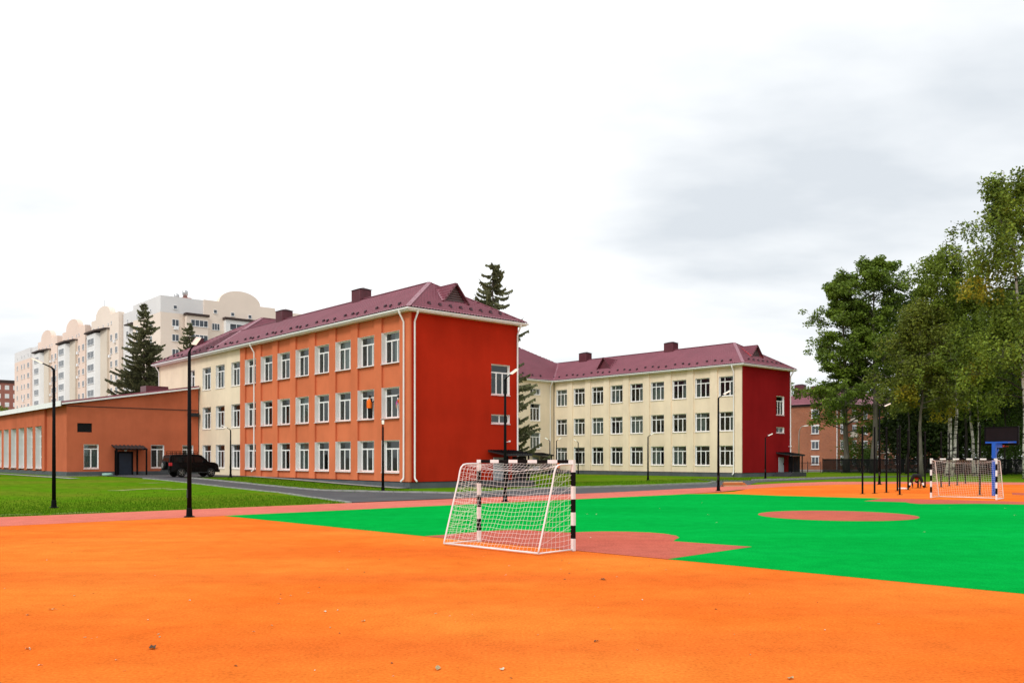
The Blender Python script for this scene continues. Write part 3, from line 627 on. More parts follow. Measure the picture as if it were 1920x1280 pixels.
# --- roofs
RZ = EAVE + K * (WID / 2 + OV)                     # wing ridge height
def wing_roof(x0, y0, y_end, hip=4.55, gable_flash='roof_flash'):
    xm = x0 + WID / 2; e0, e1 = x0 - OV, x0 + WID + OV; f = y0 - OV; z = EAVE
    roof_patch('roof_slope', [(e0, f, z), (xm, y0 + hip, RZ), (xm, y_end, RZ), (e0, y_end, z)], (1, 0, K), school)
    roof_patch('roof_slope', [(e1, f, z), (xm, y0 + hip, RZ), (xm, y_end, RZ), (e1, y_end, z)], (-1, 0, K), school)
    roof_patch('roof_slope', [(e0, f, z), (e1, f, z), (xm, y0 + hip, RZ)], (0, 1, (RZ - z) / (hip + OV)), school)
    up = Vector((0, 0, .05))
    for a, b in (((e0, f, z), (xm, y0 + hip, RZ)), ((e1, f, z), (xm, y0 + hip, RZ)), ((xm, y0 + hip, RZ), (xm, y_end, RZ))): cap_strip(school, Vector(a) + up, Vector(b) + up)
    kh = (RZ - z) / (hip + OV)
    # triangular dormer on the hip
    yf = y0 + 1.35; zf = z + kh * (yf - f); wd = 1.05; za = RZ - .62; yb = f + (za - z) / kh
    A = (xm, yf, za); B0 = (xm - wd, yf, zf + .05); B1 = (xm + wd, yf, zf + .05); C = (xm, yb, za)
    mb = MB(); mb.add([(xm - wd + .12, yf + .12, zf + .06), (xm + wd - .12, yf + .12, zf + .06), (xm, yf + .12, za - .12)], [(0, 1, 2)]); d_ = mb.build('dormer_front', 'chimney_metal', school)
    for i in range(6):
        u = (i + .3) / 6.5; hw = (wd - .2) * (1 - u); mb = MB(); zz = zf + .1 + (za - zf - .25) * u; mb.add([(xm - hw, yf + .03, zz), (xm + hw, yf + .03, zz), (xm + hw, yf + .11, zz + .14), (xm - hw, yf + .11, zz + .14)], [(0, 1, 2, 3)]); mb.build('louvre', 'louvre_grey', d_)
    for s_ in (-1, 1):
        b = (xm + s_ * (wd + .15), yf - .15, zf - .02); a = (xm, yf - .15, za + .06); c = (xm, yb + .1, za + .06); 
        roof_patch('dormer_roof', [b, a, c] if s_ < 0 else [a, b, c], (-s_, 0, (za - zf) / wd), school, wave=.2, step=.34)
        cap_strip(school, b, a, .16, .08, 'chimney_metal', 'dormer_edge'); cap_strip(school, Vector(b) + Vector((0, 0, .06)), Vector(c) + Vector((0, 0, .04)), .30, .04, gable_flash, 'valley_flashing')
    cap_strip(school, Vector((xm, yf - .15, za + .1)), Vector((xm, y0 + hip, RZ + .05)) if False else Vector((xm, yb, za + .1)), .26, .04)
    # eaves: gutter, fascia, soffit
    for n_, a, b in (('x', e0, None), ('X', e1, None), ('y', None, f)):
        g = MB(); s2 = MB()
        if n_ == 'x': g.prism([(e0 - .10, z - .02), (e0 - .08, z - .13), (e0 + .03, z - .13), (e0 + .05, z - .02)], 'y', f - .1, y_end); s2.box(e0 + .051, x0 + .05, f, y_end, z - .22, z - .10)
        elif n_ == 'X': g.prism([(e1 - .05, z - .02), (e1 - .03, z - .13), (e1 + .08, z - .13), (e1 + .10, z - .02)], 'y', f - .1, y_end); s2.box(x0 + WID - .05, e1 - .051, f, y_end, z - .22, z - .10)
        else: g.prism([(f - .10, z - .021), (f - .08, z - .131), (f + .03, z - .131), (f + .05, z - .021)], 'x', e0 - .1, e1 + .1); s2.box(x0 + .051, x0 + WID - .051, f + .002, y0 + .05, z - .222, z - .102)
        g.build('gutter', 'white_trim', school); s2.build('soffit', 'white_trim', school)
    nvec = Vector((1, 0, K)).normalized()
    L_ = y_end - y0
    snow_guards(school, (e0 + .75, y0 + 1.0, z + K * .75), (e0 + .75, y_end - 1, z + K * .75), nvec, int(L_ / 1.15))
    snow_guards(school, (e0 + 1.9, f + .8, z + kh * .8), (e1 - 1.6, f + .8, z + kh * .8), Vector((0, 0, 0)), 8)
wing_roof(0, 0, 41.0); wing_roof(SB, TB, 40.0, hip=4.3, gable_flash='roof_flash_red')
# cross block roof: hipped, its west end plane runs on from the wing's slope
TA, TZ = 8.8, EAVE + K * (8.8 + OV); ym = 41.0; TE = 47.6
roof_patch('roof_slope', [(-OV, 33.2, EAVE), (TA, ym, TZ), (-OV, 48.8, EAVE)], (1, 0, K), school)
roof_patch('roof_slope', [(-OV, 33.2, EAVE), (TA, ym, TZ), (TE, ym, TZ), (57.8, 33.2, EAVE)], (0, 1, .72), school)
roof_patch('roof_slope', [(-OV, 48.8, EAVE), (TA, ym, TZ), (TE, ym, TZ), (57.8, 48.8, EAVE)], (0, -1, .72), school)
roof_patch('roof_slope', [(57.8, 33.2, EAVE), (TE, ym, TZ), (57.8, 48.8, EAVE)], (-1, 0, .95), school)
for a, b in (((-OV, 33.2, EAVE), (TA, ym, TZ)), ((-OV, 48.8, EAVE), (TA, ym, TZ)), ((TA, ym, TZ), (TE, ym, TZ))): cap_strip(school, Vector(a) + Vector((0, 0, .06)), Vector(b) + Vector((0, 0, .06)))
kf = (TZ - EAVE) / 7.8; yv = 33.2 + (RZ - EAVE) / kf
cap_strip(school, (SB - OV, 33.2, EAVE + .07), (SB + WID / 2, yv, RZ + .08), .42, .03, 'roof_flash', 'valley_flashing')
mb = MB(); mb.prism([(33.1, EAVE - .02), (33.12, EAVE - .13), (33.23, EAVE - .13), (33.25, EAVE - .02)], 'x', WID + .55, SB - .6); mb.build('gutter', 'white_trim', school)
mb = MB(); mb.box(WID + .6, SB - .6, 33.26, 33.75, EAVE - .22, EAVE - .1); mb.build('soffit', 'white_trim', school)
mb = MB(); mb.prism([(-.60, EAVE - .02), (-.58, EAVE - .13), (-.47, EAVE - .13), (-.45, EAVE - .02)], 'y', 41.0, 48.9); mb.build('gutter', 'white_trim', school)
mb = MB(); mb.box(-.449, .15, 41.0, 48.8, EAVE - .22, EAVE - .1); mb.build('soffit', 'white_trim', school)
snow_guards(school, (-OV + .75, 41.5, EAVE + K * .75), (-OV + .75, 47.5, EAVE + K * .75), Vector((1, 0, K)).normalized(), 6)
snow_guards(school, (WID + 3, 33.9, EAVE + .5), (SB - 1.5, 33.9, EAVE + .5), Vector((0, 1, kf)).normalized(), 22)
# slope dormer on the cream wing
xd, yd = SB + 1.55, 26.0; zd = EAVE + K * (xd - SB + OV); za = zd + 1.45; xb = SB - OV + (za - EAVE) / K
mb = MB(); mb.add([(xd + .1, yd - .95, zd + .05), (xd + .1, yd + .95, zd + .05), (xd + .1, yd, za - .1)], [(0, 1, 2)]); mb.build('dormer_front', 'chimney_metal', school)
for s_ in (-1, 1):
    b = (xd - .12, yd + s_ * 1.15, zd); a = (xd - .12, yd, za + .05); c = (xb, yd, za + .05)
    roof_patch('dormer_roof', [a, b, c], (0, -s_, 1.3), school, wave=.2, step=.34); cap_strip(school, b, a, .16, .08, 'chimney_metal', 'dormer_edge')
chimney(school, WID / 2 + .1, 14.5, RZ - 1.0, RZ + .85); chimney(school, WID / 2 + .1, 28.6, RZ - 1.0, RZ + .85)
chimney(school, SB + WID / 2, 17.9, RZ - 1.0, RZ + .85); chimney(school, SB + WID / 2, 32.6, RZ - 1.0, RZ + .9); chimney(school, 42.3, 37.6, 13.8, 17.0); chimney(school, 3.2, 45.0, 13.4, 15.2, .42, .5)
# downpipes
downpipe(school, 0.0, .55, .35, EAVE - .12, -1, 0); downpipe(school, .35, 0, .35, EAVE - .12, 0, -1); downpipe(school, WID - .15, 0, .35, EAVE - .12, 0, -1)
downpipe(school, 0.0, 24.0, .75, EAVE - .12, -1, 0); downpipe(school, 0.1, 48.0, .75, EAVE - .12, -1, 0)
downpipe(school, SB, TB + .95, .1, EAVE - .12, -1, 0); downpipe(school, SB + WID - .15, TB, .1, EAVE - .12, 0, -1); downpipe(school, SB - .75, 33.7, .1, EAVE - .12, 0, -1)
# porches
canopy_porch(school, lambda u, d, z: (u, -.035 - d, z), 0, 7.2, 9.4, 2.0, 2.56, 2.25)
canopy_porch(school, lambda u, d, z: (u, TB - .035 - d, z), 0, SB + 7.1, SB + 9.5, 1.9, 2.6, 2.3)
canopy_porch(school, lambda u, d, z: (u, 33.66 - d, z), 0, 42.9, 44.9, 2.0, 2.62, 2.3)
# wall lamps and a small camera on the red end walls
for x, y, z in ((8.95, -.06, 4.0 - .7), (SB + 9.7, TB - .06, 3.4)):
    mb = MB(); mb.box(x - .03, x + .03, y - .25, y + .05, z, z + .05); mb.lathe([(.05, -.02), (.09, .05), (.08, .12)], 8, (x, y - .25, z)); mb.build('wall_lamp', 'white_plastic', school)

# ------------------------------------------------------------------ low sports-hall annex beside the school
annex = thing('annex_building', 'low terracotta annex with lean-to roof and tall narrow windows beside the school', 'building', (OX, OY, 0), ANG)
AS, AT0, AT1 = -12.2, 37.0, 84.0; AZ0, AZ1, AB = 7.0, 9.1, .82
opsF = [(-10.75, -9.45, 1.13, 3.37), (-4.67, -3.4, 1.13, 3.37), (-1.61, -.51, 1.13, 3.37), (-11.3, -10.02, 4.48, 5.32)]
mb = MB(); wall(mb, lambda u, z, d: (u, AT0 + d, z), AS, 0, AB, AZ0 - .1, opsF, .25)
mb.quad((AS, AT0, AZ0 - .1), (0, AT0, AZ0 - .1), (0, AT0, AZ1), (AS, AT0, AZ0)) if False else mb.add([(AS, AT0, AZ0 - .1), (0, AT0, AZ0 - .1), (0, AT0, AZ1 - .02), (AS, AT0, AZ0 - .02)], [(0, 1, 2, 3)])
mb.build('wall', 'stucco_terracotta', annex)
for a, b, c, d in opsF[:3]: window(annex, ((a + b) / 2, AT0 + .18, c), R(90), round(b - a, 3), round(d - c, 3), lights=2, transom=.2, recess=.17, out_=0, curtain=(0.0, 1.0) if a < -10 else (0.0, .5))
mb = MB(); mb.box(-11.3, -10.02, AT0 + .15, AT0 + .2, 4.48, 5.32); v_ = mb.build('vent_grille', 'dark_metal', annex)
for i in range(9): mb = MB(); mb.box(-11.28, -10.04, AT0 + .10, AT0 + .148, 4.52 + .09 * i, 4.55 + .09 * i); mb.build('slat', 'charcoal', v_)
mb = MB(); mb.box(AS - .05, 0, AT0 - .05, AT0 - .003, AZ0 - .16, AZ0 - .09); mb.build('string_course', 'apt_brown', annex)
mb = MB(); mb.box(-1.1, -.05, AT0 - .4, AT0 - .052, 6.25, 6.6); mb.build('vent_duct', 'charcoal', annex)
opsL = []; i = 0
while 45.5 + 3.57 * i < 82: opsL.append((45.5 + 3.57 * i, 47.95 + 3.57 * i, 1.08 + .0, 5.26)); i += 1
mb = MB(); wall(mb, lambda u, z, d: (AS + .15 + d, u, z), 44.45, AT1, AB, AZ0, opsL, .30); mb.quad((AS + .12, AT0, AB), (AS + .12, 44.45, AB), (AS + .12, 44.45, AZ0), (AS + .12, AT0, AZ0)); mb.build('wall', 'stucco_terracotta', annex)
mb = MB(); mb.box(AS - .1, AS + .1485, 44.4, AT1, 5.27, AZ0); mb.build('lintel_band', 'stucco_terracotta', annex)
edges = [(44.4, 45.5)] + [(o[1], o[1] + 1.12) for o in opsL]
for a, b in edges: mb = MB(); mb.box(AS - .1, AS + .1485, a + .012, b - .012, AB + .002, 5.267); mb.build('pier', 'stucco_terracotta', annex)
for a, b, c, d in opsL:
    o = window(annex, (AS + .42, (a + b) / 2, c), 0, 2.45, 4.18, lights=2, transom=.24, recess=.27, out_=.24, curtain=None)
    for zz in (1.1, 2.15): mb = MB(); mb.box(-.05, .05, -1.15, 1.15, zz - .05, zz + .05); mb.build('glazing_bar', 'white_plastic', o)
mb = MB(); mb.box(AS - .02, AS + .12, AT0 - .04, AT1, -.3, AB); mb.build('plinth', 'plinth_grey', annex)
mb = MB(); mb.box(AS + .125, -.06, AT0 - .05, AT0 + .1, -.3, AB - .0); mb.build('plinth', 'plinth_grey', annex)
# roof with pale fascia, front verge and a low box on top
mb = MB(); mb.add([(AS - .55, AT0 - .35, AZ0 + .12), (-.55 + .5, AT0 - .35, AZ1 + .12), (-.05, AT1, AZ1 + .12), (AS - .55, AT1, AZ0 + .12), (AS - .55, AT0 - .35, AZ0 + .26), (-.05, AT0 - .35, AZ1 + .26), (-.05, AT1, AZ1 + .26), (AS - .55, AT1, AZ0 + .26)], [(0,3,2,1),(4,5,6,7),(0,1,5,4),(1,2,6,5),(2,3,7,6),(3,0,4,7)]); mb.build('roof', 'roof_tile', annex)
mb = MB(); mb.box(AS - .62, AS - .555, AT0 - .4, AT1, AZ0 - .18, AZ0 + .3); mb.build('fascia', 'white_trim', annex)
mb = MB(); mb.add([(AS - .5, AT0 - .42, AZ0 - .03), (-.05, AT0 - .42, AZ1 - .03), (-.05, AT0 - .36, AZ1 - .03), (AS - .5, AT0 - .36, AZ0 - .03), (AS - .5, AT0 - .42, AZ0 + .12), (-.05, AT0 - .42, AZ1 + .12), (-.05, AT0 - .36, AZ1 + .12), (AS - .5, AT0 - .36, AZ0 + .12)], [(0,3,2,1),(4,5,6,7),(0,1,5,4),(1,2,6,5),(2,3,7,6),(3,0,4,7)]); mb.build('verge_board', 'white_trim', annex)
mb = MB(); mb.box(AS + .15, -.06, AT0 - .35, AT0 + .02, AZ0 - .06, AZ0 - .058); 
mb = MB(); mb.box(-4.6, -2.4, 38.6, 40.2, 8.2, 9.25); mb.build('roof_hatch', 'chimney_metal', annex)
mb = MB(); mb.quad((0, AT1, 0), (AS, AT1, 0), (AS, AT1, AZ0), (0, AT1, AZ1)); mb.quad((-.02, 48.4, 0), (-.02, AT1, 0), (-.02, AT1, AZ1), (-.02, 48.4, AZ1)); mb.box(AS + 5, AS + 5.1, AT0 + 3, AT1 - .5, .5, 6.8); mb.build('wall', 'stucco_terracotta', annex)
# door with its canopy on posts
mb = MB(); mb.box(-7.66, -6.51, AT0 - .07, AT0 - .004, .5, 2.55); d_ = mb.build('door', 'door_blue', annex)
mb = MB(); mb.box(-7.8, -7.665, AT0 - .10, AT0 - .004, .5, 2.7); mb.box(-6.505, -6.37, AT0 - .10, AT0 - .004, .5, 2.7); mb.box(-7.66, -6.51, AT0 - .10, AT0 - .004, 2.555, 2.7); mb.build('door_frame', 'dark_metal', d_)
mb = MB(); mb.lathe([(.13, 0), (.13, .06), (.08, .1)], 10, (-7.05, AT0 - .1, 2.85), 'y'); mb.build('door_lamp', 'white_plastic', d_)
pts = []
for k in range(41): pts.append((-8.35 + k * .0725, .05 * math.sin(k * math.pi / 2.5)))
mb = MB()
for (xa, za_), (xb_, zb_) in zip(pts[:-1], pts[1:]): mb.quad((xa, AT0 - .01, 3.32 + za_), (xb_, AT0 - .01, 3.32 + zb_), (xb_, AT0 - 1.4, 2.98 + zb_), (xa, AT0 - 1.4, 2.98 + za_))
mb.build('door_canopy', 'charcoal', annex)
mb = MB(); mb.bar((-8.35, AT0 - 1.35, 2.9), (-5.45, AT0 - 1.35, 2.9), .08, .1); mb.bar((-8.2, AT0 - .02, 3.2), (-8.2, AT0 - 1.35, 2.9), .07, .08); mb.bar((-5.6, AT0 - .02, 3.2), (-5.6, AT0 - 1.35, 2.9), .07, .08); mb.build('canopy_frame', 'dark_metal', annex)
for x, y in ((-8.25, AT0 - 1.35), (-5.55, AT0 - 1.35), (-6.0, AT0 - .12), (-8.0, AT0 - .12)): mb = MB(); mb.box(x - .06, x + .06, y - .06, y + .06, .35, 2.85); mb.build('canopy_post', 'dark_metal', annex)
mb = MB(); mb.lathe([(.45, 0), (.45, .22), (.36, .26), (.36, .18), (0.01, .18)], 18); o = mb.build('well_cover', 'mint', None, True, W(-9.1, 35.6, .43)); tag(o, 'mint green round concrete well ring on the grass by the annex door', 'well ring')

# ------------------------------------------------------------------ beige apartment block behind
apt = thing('apartment_block', 'long beige nine-storey apartment block with round-topped gables and glazed bays', 'apartment block', (OX, OY, 0), ANG)
PS, PT, PZ = 25.4, 119.3, 33.4
ROWS = [28.95 - 2.9 * k for k in range(9)]       # window heads
def vol(x0, x1, y0, y1, z1, m, name='wall'): mb = MB(); mb.box(x0, x1, y0, y1, -.5, z1); return mb.build(name, m, apt)
def apt_window(x, y, z, rotz, wd=1.35, ht=1.35, n=2):
    k = ('apt', wd, ht, n)
    if k not in WCACHE:
        h = wd / 2; mb = MB(); fw = .07
        mb.box(-.05, .02, -h, -h + fw, 0, ht); mb.box(-.05, .02, h - fw, h, 0, ht); mb.box(-.05, .02, -h + fw, h - fw, 0, fw); mb.box(-.05, .02, -h + fw, h - fw, ht - fw, ht)
        for i in range(1, n): y_ = -h + wd * i / n; mb.box(-.045, .02, y_ - .05, y_ + .05, fw, ht - fw)
        mb.box(-.14, .0, -h - .05, h + .05, -.06, -.002)
        pb = MB(); pb.box(-.015, .01, -h + .02, h - .02, .02, ht - .02); WCACHE[k] = (mb.mesh('window', 'white_plastic'), pb.mesh('pane', 'apt_glass'))
    f, p = WCACHE[k]; o = link('window', f, apt, (x, y, z), rotz); link('pane', p, o); return o
ACM = []
def ac(x, y, z, rotz):
    if not ACM: mb = MB(); mb.box(-.4, 0, -.42, .42, 0, .6); mb.lathe([(.22, 0), (.22, .03)], 12, (-.405, 0, .3), 'x'); ACM.append(mb.mesh('air_conditioner', 'white_plastic'))
    link('air_conditioner', ACM[0], apt, (x, y, z), rotz)
# corner volume (grey top, peach below) and its neighbours
vol(PS, PS + 8.4, PT, 135.0, 30.2, 'apt_beige'); mb = MB(); mb.box(PS - .004, PS + 8.4, PT - .004, 135.0, 30.2, PZ); mb.build('wall', 'apt_grey', apt)
vol(PS + .9, PS + 15, 135.0, 144.0, 32.9, 'apt_grey')
vol(PS + 3, PS + 15, 135, 239.5, 31.0, 'apt_beige')
def facade_col(t, dep, rows, wd=1.35, n=2, acs=.15, ht=1.35):
    for r_ in rows:
        apt_window(PS + dep - .02, t, r_ - ht, 0, wd, ht, n)
        if random.random() < acs: ac(PS + dep - .02, t + wd * .5, r_ - ht - .75, 0)
facade_col(132.5, 0, ROWS[:8], 1.2); facade_col(124.5, 0, ROWS[:8], 1.4); facade_col(136.5, .9, ROWS[:8], 1.6, 3); facade_col(141.3, .9, ROWS[:8], 1.2)
for t in (132.5, 124.5, 141): apt_window(PS + (.9 if t == 141 else 0) - .025, t, 30.8, 0, .6, .6, 1)
mb = MB(); mb.box(PS - .3, PS + 1.2, 135.1, 139.8, 29.75, 30.0); mb.build('balcony_roof', 'apt_brown', apt)
def arch_poly(y0, y1, yc, hw, z1, zp):
    pts = [(y0, -.5), (y1, -.5), (y1, z1)]
    for k in range(17):
        a = math.pi * k / 16; pts.append((yc + hw * math.cos(a), z1 + (zp - z1) * math.sin(a) ** .8))
    return pts + [(y0, z1)]
for i in range(3):
    p = 149.6 + 24.3 * i; cap_m = 'apt_beige' if i == 0 else 'apt_peach'
    mb = MB(); mb.prism(arch_poly(p - 5.4, p + 14.0, p + 5.5, 5.2, PZ, 35.9), 'x', PS, PS + 1.2); mb.build('gable', cap_m, apt)
    vol(PS + 1.2, PS + 13, p - 5.4, p + 14.0, PZ - .4, cap_m)
    mb = MB(); mb.box(PS - .5, PS - .002, p + .9, p + 5.6, -.5, 30.3); mb.build('pilaster', 'apt_tan', apt)
    mb = MB(); mb.prism([(PS - .001, p + 5.6), (PS - 1.3, p + 6.6), (PS - 1.3, p + 13.0), (PS - .001, p + 14.4)], 'z', -.5, 30.0); mb.build('bay', 'apt_white', apt)
    mb = MB(); mb.prism([(PS - .002, p + .6), (PS - .9, p + .8), (PS - 1.8, p + 5.9), (PS - 1.8, p + 13.4), (PS - .002, p + 15.0)], 'z', 30.31, 30.60); mb.build('bay_roof', 'apt_brown', apt)
    for r_ in ROWS[:9]: apt_window(PS - 1.32, p + 9.8, r_ - 1.45, 0, 4.6, 1.5, 4)
    for r_ in ROWS[:9]:
        o = apt_window(PS - .66, p + 13.7, r_ - 1.45, R(-43), 1.2, 1.5, 2)
    for t in (p + 1.5, p + 5.0, p + 8.6, p + 12.2): apt_window(PS - .02, t, 31.2, 0, .55, .55, 1)
    facade_col(p - .6, 0, ROWS[:9], 1.3, 2, .3); facade_col(p - 4.0, 0, ROWS[:9], 1.6, 2, .1)
    apt_window(PS - .02, p - .6, 31.2, 0, .55, .7, 1)
    # recessed white stretch between the gabled volumes
    mb = MB(); mb.box(PS + 1.0, PS + 3.2, p + 14.0, p + 18.9, -.5, 29.9); mb.build('wall', 'apt_white', apt)
    mb = MB(); mb.box(PS + .2, PS + 3.3, p + 14.1, p + 18.8, 29.91, 30.3); mb.build('balcony_roof', 'apt_brown', apt)
    facade_col(p + 16.0, 1.0, ROWS[:9], 1.7, 3, .2); facade_col(p + 17.9, 1.0, ROWS[:9], 1.2, 2, .3)
    if i == 1: mb = MB(); mb.box(PS + 2, PS + 4, p - 8.6, p - 6.2, 31, 34.2); mb.build('vent_shaft', 'apt_brown', apt)
# far end
vol(PS + .5, PS + 13, 212.2, 220.6, 32.9, 'apt_grey'); vol(PS, PS + 13, 220.6, 239.5, 30.1, 'apt_peach'); mb = MB(); mb.box(PS - .004, PS + 13, 220.6, 239.5, 30.1, 33.0); mb.build('wall', 'apt_grey', apt)
for t, wd in ((214.5, 1.2), (218.0, 1.2)): facade_col(t, .5, ROWS[:9], wd, 2, .3)
for t, wd in ((222.8, 2.2), (227.4, 1.3), (230.5, 1.3), (235.9, 1.3)): facade_col(t, 0, ROWS[:9], wd, 2, .25)
for t in (223, 227.4, 230.5, 235.9): apt_window(PS - .025, t, 30.9, 0, .6, .6, 1)
# right-hand (end) face
mb = MB(); mb.prism([(33.8, -.5), (49.0, -.5), (49.0, 33.5)] + [(41.3 + 4.4 * math.cos(math.pi * k / 18), 33.5 + 2.6 * math.sin(math.pi * k / 18)) for k in range(19)] + [(33.8, 33.5)], 'y', PT - .25, PT + 1.0); mb.build('gable', 'apt_beige', apt)
vol(33.8, 56.0, PT + 1.0, 134.9, 33.2, 'apt_beige')
for u0, u1, m in ((29.8, 34.3, 'apt_beige'), (37.7, 44.4, 'apt_white')):
    mb = MB(); mb.box(u0 + .15, u1 - .1, PT - 1.3, PT - .26, -.5, 29.9); mb.build('bay', m, apt); mb = MB(); mb.box(u0 - .1, u1 + .1, PT - 1.6, PT - .26, 29.91, 30.35); mb.build('bay_roof', 'apt_brown', apt)
    for r_ in ROWS[:8]: apt_window((u0 + u1) / 2 + .4, PT - 1.32, r_ - 1.1, R(90), u1 - u0 - 1.1, 1.3, 4)
for r_ in ROWS[:8]:
    apt_window(28.25, PT - .03, r_ - 1.3, R(90), 1.35, 1.35, 2); apt_window(36.2, PT - .27, r_ - 1.3, R(90), 1.6, 1.35, 3)
ac(28.3, PT - .03, ROWS[0] - 2.0, R(90))
for u, z in ((28.2, 31.0), (36.1, 31.0), (39.7, 30.85), (43.4, 30.75)): apt_window(u, PT - (.03 if u < 33 else .27), z, R(90), .75, .75, 1)
for u, r_, z in ((29.6, .5, 34.4), (31.3, .55, 35.3)):
    mb = MB(); mb.lathe([(r_ * .8, 33.2), (r_ * .8, z - .8), (r_, z - .75), (r_, z), (r_ * .5, z + .2)], 12, (u, PT + 3, 0)); mb.build('roof_vent', 'steel', apt, True)
mb = MB(); mb.box(30.4, 32.2, PT + 2, PT + 3.8, 33, 33.9); mb.build('vent_base', 'brick_red_hazed', apt)
mb = MB(); mb.tube([(PS + 4, 167.5, 33), (PS + 4, 167.5, 39.5)], .05, 5); mb.build('antenna', 'steel', apt)

# distant red block at the far left
red = thing('brick_tower_block', 'distant dark red brick block beyond the beige apartments', 'building', (-185, 300, 0), R(41.84))
mb = MB(); mb.box(-8, 8, -14, 14, 0, 27.5); mb.build('wall', 'brick_red_hazed', red)
mb = MB(); mb.box(-8.3, 8.3, -14.3, 14.3, 27.51, 28.5); mb.build('parapet', 'apt_brown', red)
for k in range(9):
    for j in range(6):
        mb = MB(); mb.box(-8.06, -8.002, -12 + 4.2 * j, -10.2 + 4.2 * j, 2 + 2.9 * k, 3.5 + 2.9 * k) ; o = mb.build('window', 'apt_glass', red)
        mb = MB(); mb.box(-6.5 + 2.5 * j, -5.2 + 2.5 * j, -14.06, -14.002, 2 + 2.9 * k, 3.5 + 2.9 * k); mb.build('window', 'apt_white', red)

# ------------------------------------------------------------------ four-storey brick house beyond the cream wing
def brick_wall_mat():
    m = mat('brick_orange', (0.40, 0.13, 0.06), 0.9, spec=0.15); n = m.node_tree.nodes; l = m.node_tree.links; p = n['Principled BSDF']
    t = n.new('ShaderNodeTexCoord'); sp = n.new('ShaderNodeSeparateXYZ'); l.new(t.outputs['Object'], sp.inputs[0]); ad = n.new('ShaderNodeMath'); l.new(sp.outputs[0], ad.inputs[0]); l.new(sp.outputs[1], ad.inputs[1])
    cb = n.new('ShaderNodeCombineXYZ'); l.new(ad.outputs[0], cb.inputs[0]); l.new(sp.outputs[2], cb.inputs[1])
    b = n.new('ShaderNodeTexBrick'); b.inputs['Scale'].default_value = 1; b.inputs['Brick Width'].default_value = .25; b.inputs['Row Height'].default_value = .077; b.inputs['Mortar Size'].default_value = .008
    b.inputs['Color1'].default_value = (0.42, 0.13, 0.055, 1); b.inputs['Color2'].default_value = (0.30, 0.085, 0.04, 1); b.inputs['Mortar'].default_value = (0.38, 0.27, 0.2, 1); l.new(cb.outputs[0], b.inputs[0])
    a = n.new('ShaderNodeTexNoise'); a.inputs['Scale'].default_value = .5; l.new(t.outputs['Object'], a.inputs[0]); mr = n.new('ShaderNodeMapRange'); mr.inputs['To Min'].default_value = .75; mr.inputs['To Max'].default_value = 1.2; l.new(a.outputs[0], mr.inputs['Value'])
    vm = n.new('ShaderNodeVectorMath'); vm.operation = 'SCALE'; l.new(b.outputs[0], vm.inputs[0]); l.new(mr.outputs[0], vm.inputs['Scale']); l.new(vm.outputs[0], p.inputs['Base Color'])
brick_wall_mat()
bs = W(108.5, 25.2)
brick = thing('brick_house', 'four-storey orange brick house with maroon roof behind the dark fence', 'house', bs, ANG)
mb = MB(); mb.box(0, 50, 0, 14, -.5, 11.3); mb.build('wall', 'brick_orange', brick)
mb = MB(); mb.box(-.25, 50.3, -.25, 14.25, 11.31, 11.6); mb.build('cornice', 'apt_brown', brick)
for pl, up in (([(-.6, -.6, 11.6), (-.6, 14.6, 11.6), (6, 7, 15.2)], (1, 0, .55)), ([(-.6, -.6, 11.6), (6, 7, 15.2), (45, 7, 15.2), (50.6, -.6, 11.6)], (0, 1, .47)), ([(-.6, 14.6, 11.6), (6, 7, 15.2), (45, 7, 15.2), (50.6, 14.6, 11.6)], (0, -1, .47))): roof_patch('roof_slope', pl, up, brick, wave=.35, step=.6)
chimney(brick, 3.2, 5.5, 12.5, 15.0, .5, .9); chimney(brick, 4.5, 9.5, 12.5, 15.6, .5, .9)
def brick_window(x, y, z, rotz, wd=1.4, ht=1.4):
    k = ('bw', wd, ht)
    if k not in WCACHE:
        h = wd / 2; mb = MB(); mb.box(-.05, .03, -h, -h + .09, 0, ht); mb.box(-.05, .03, h - .09, h, 0, ht); mb.box(-.05, .03, -h + .09, h - .09, 0, .09); mb.box(-.05, .03, -h + .09, h - .09, ht - .09, ht); mb.box(-.05, .03, -.05, .05, .09, ht - .09)
        mb.box(-.08, .0, -h - .12, h + .12, ht + .002, ht + .2); pb = MB(); pb.box(-.015, .01, -h + .02, h - .02, .02, ht - .02); sb = MB(); sb.box(-.15, 0, -h - .1, h + .1, -.1, -.002)
        WCACHE[k] = (mb.mesh('window', 'white_plastic'), pb.mesh('pane', 'apt_glass'), sb.mesh('sill', 'apt_grey'))
    f, p, s_ = WCACHE[k]; o = link('window', f, brick, (x, y, z), rotz); link('pane', p, o); link('sill', s_, o); return o
for k in range(4):
    z = .85 + 2.77 * k
    brick_window(-.02, 4.0, z, 0); brick_window(-.02, 9.6, z, 0)
    for j in range(11):
        brick_window(2.1 + 4.3 * j, -.02, z, R(90), 1.4)
        if j % 3 == 1 and k:
            mb = MB(); x = 2.1 + 4.3 * j - 2.1; mb.box(x - 1.3, x + 1.3, -1.1, -.002, z - .75, z - .6); o = mb.build('balcony', 'concrete', brick)
            mb = MB(); mb.box(x - 1.3, x + 1.3, -1.12, -1.07, z - .6, z + .35); mb.build('balcony_panel', 'apt_tan', o)
mb = MB(); mb.tube([(-.05, -.1, 0), (-.05, -.1, 11.4)], .07, 8); mb.build('downpipe', 'white_trim', brick)
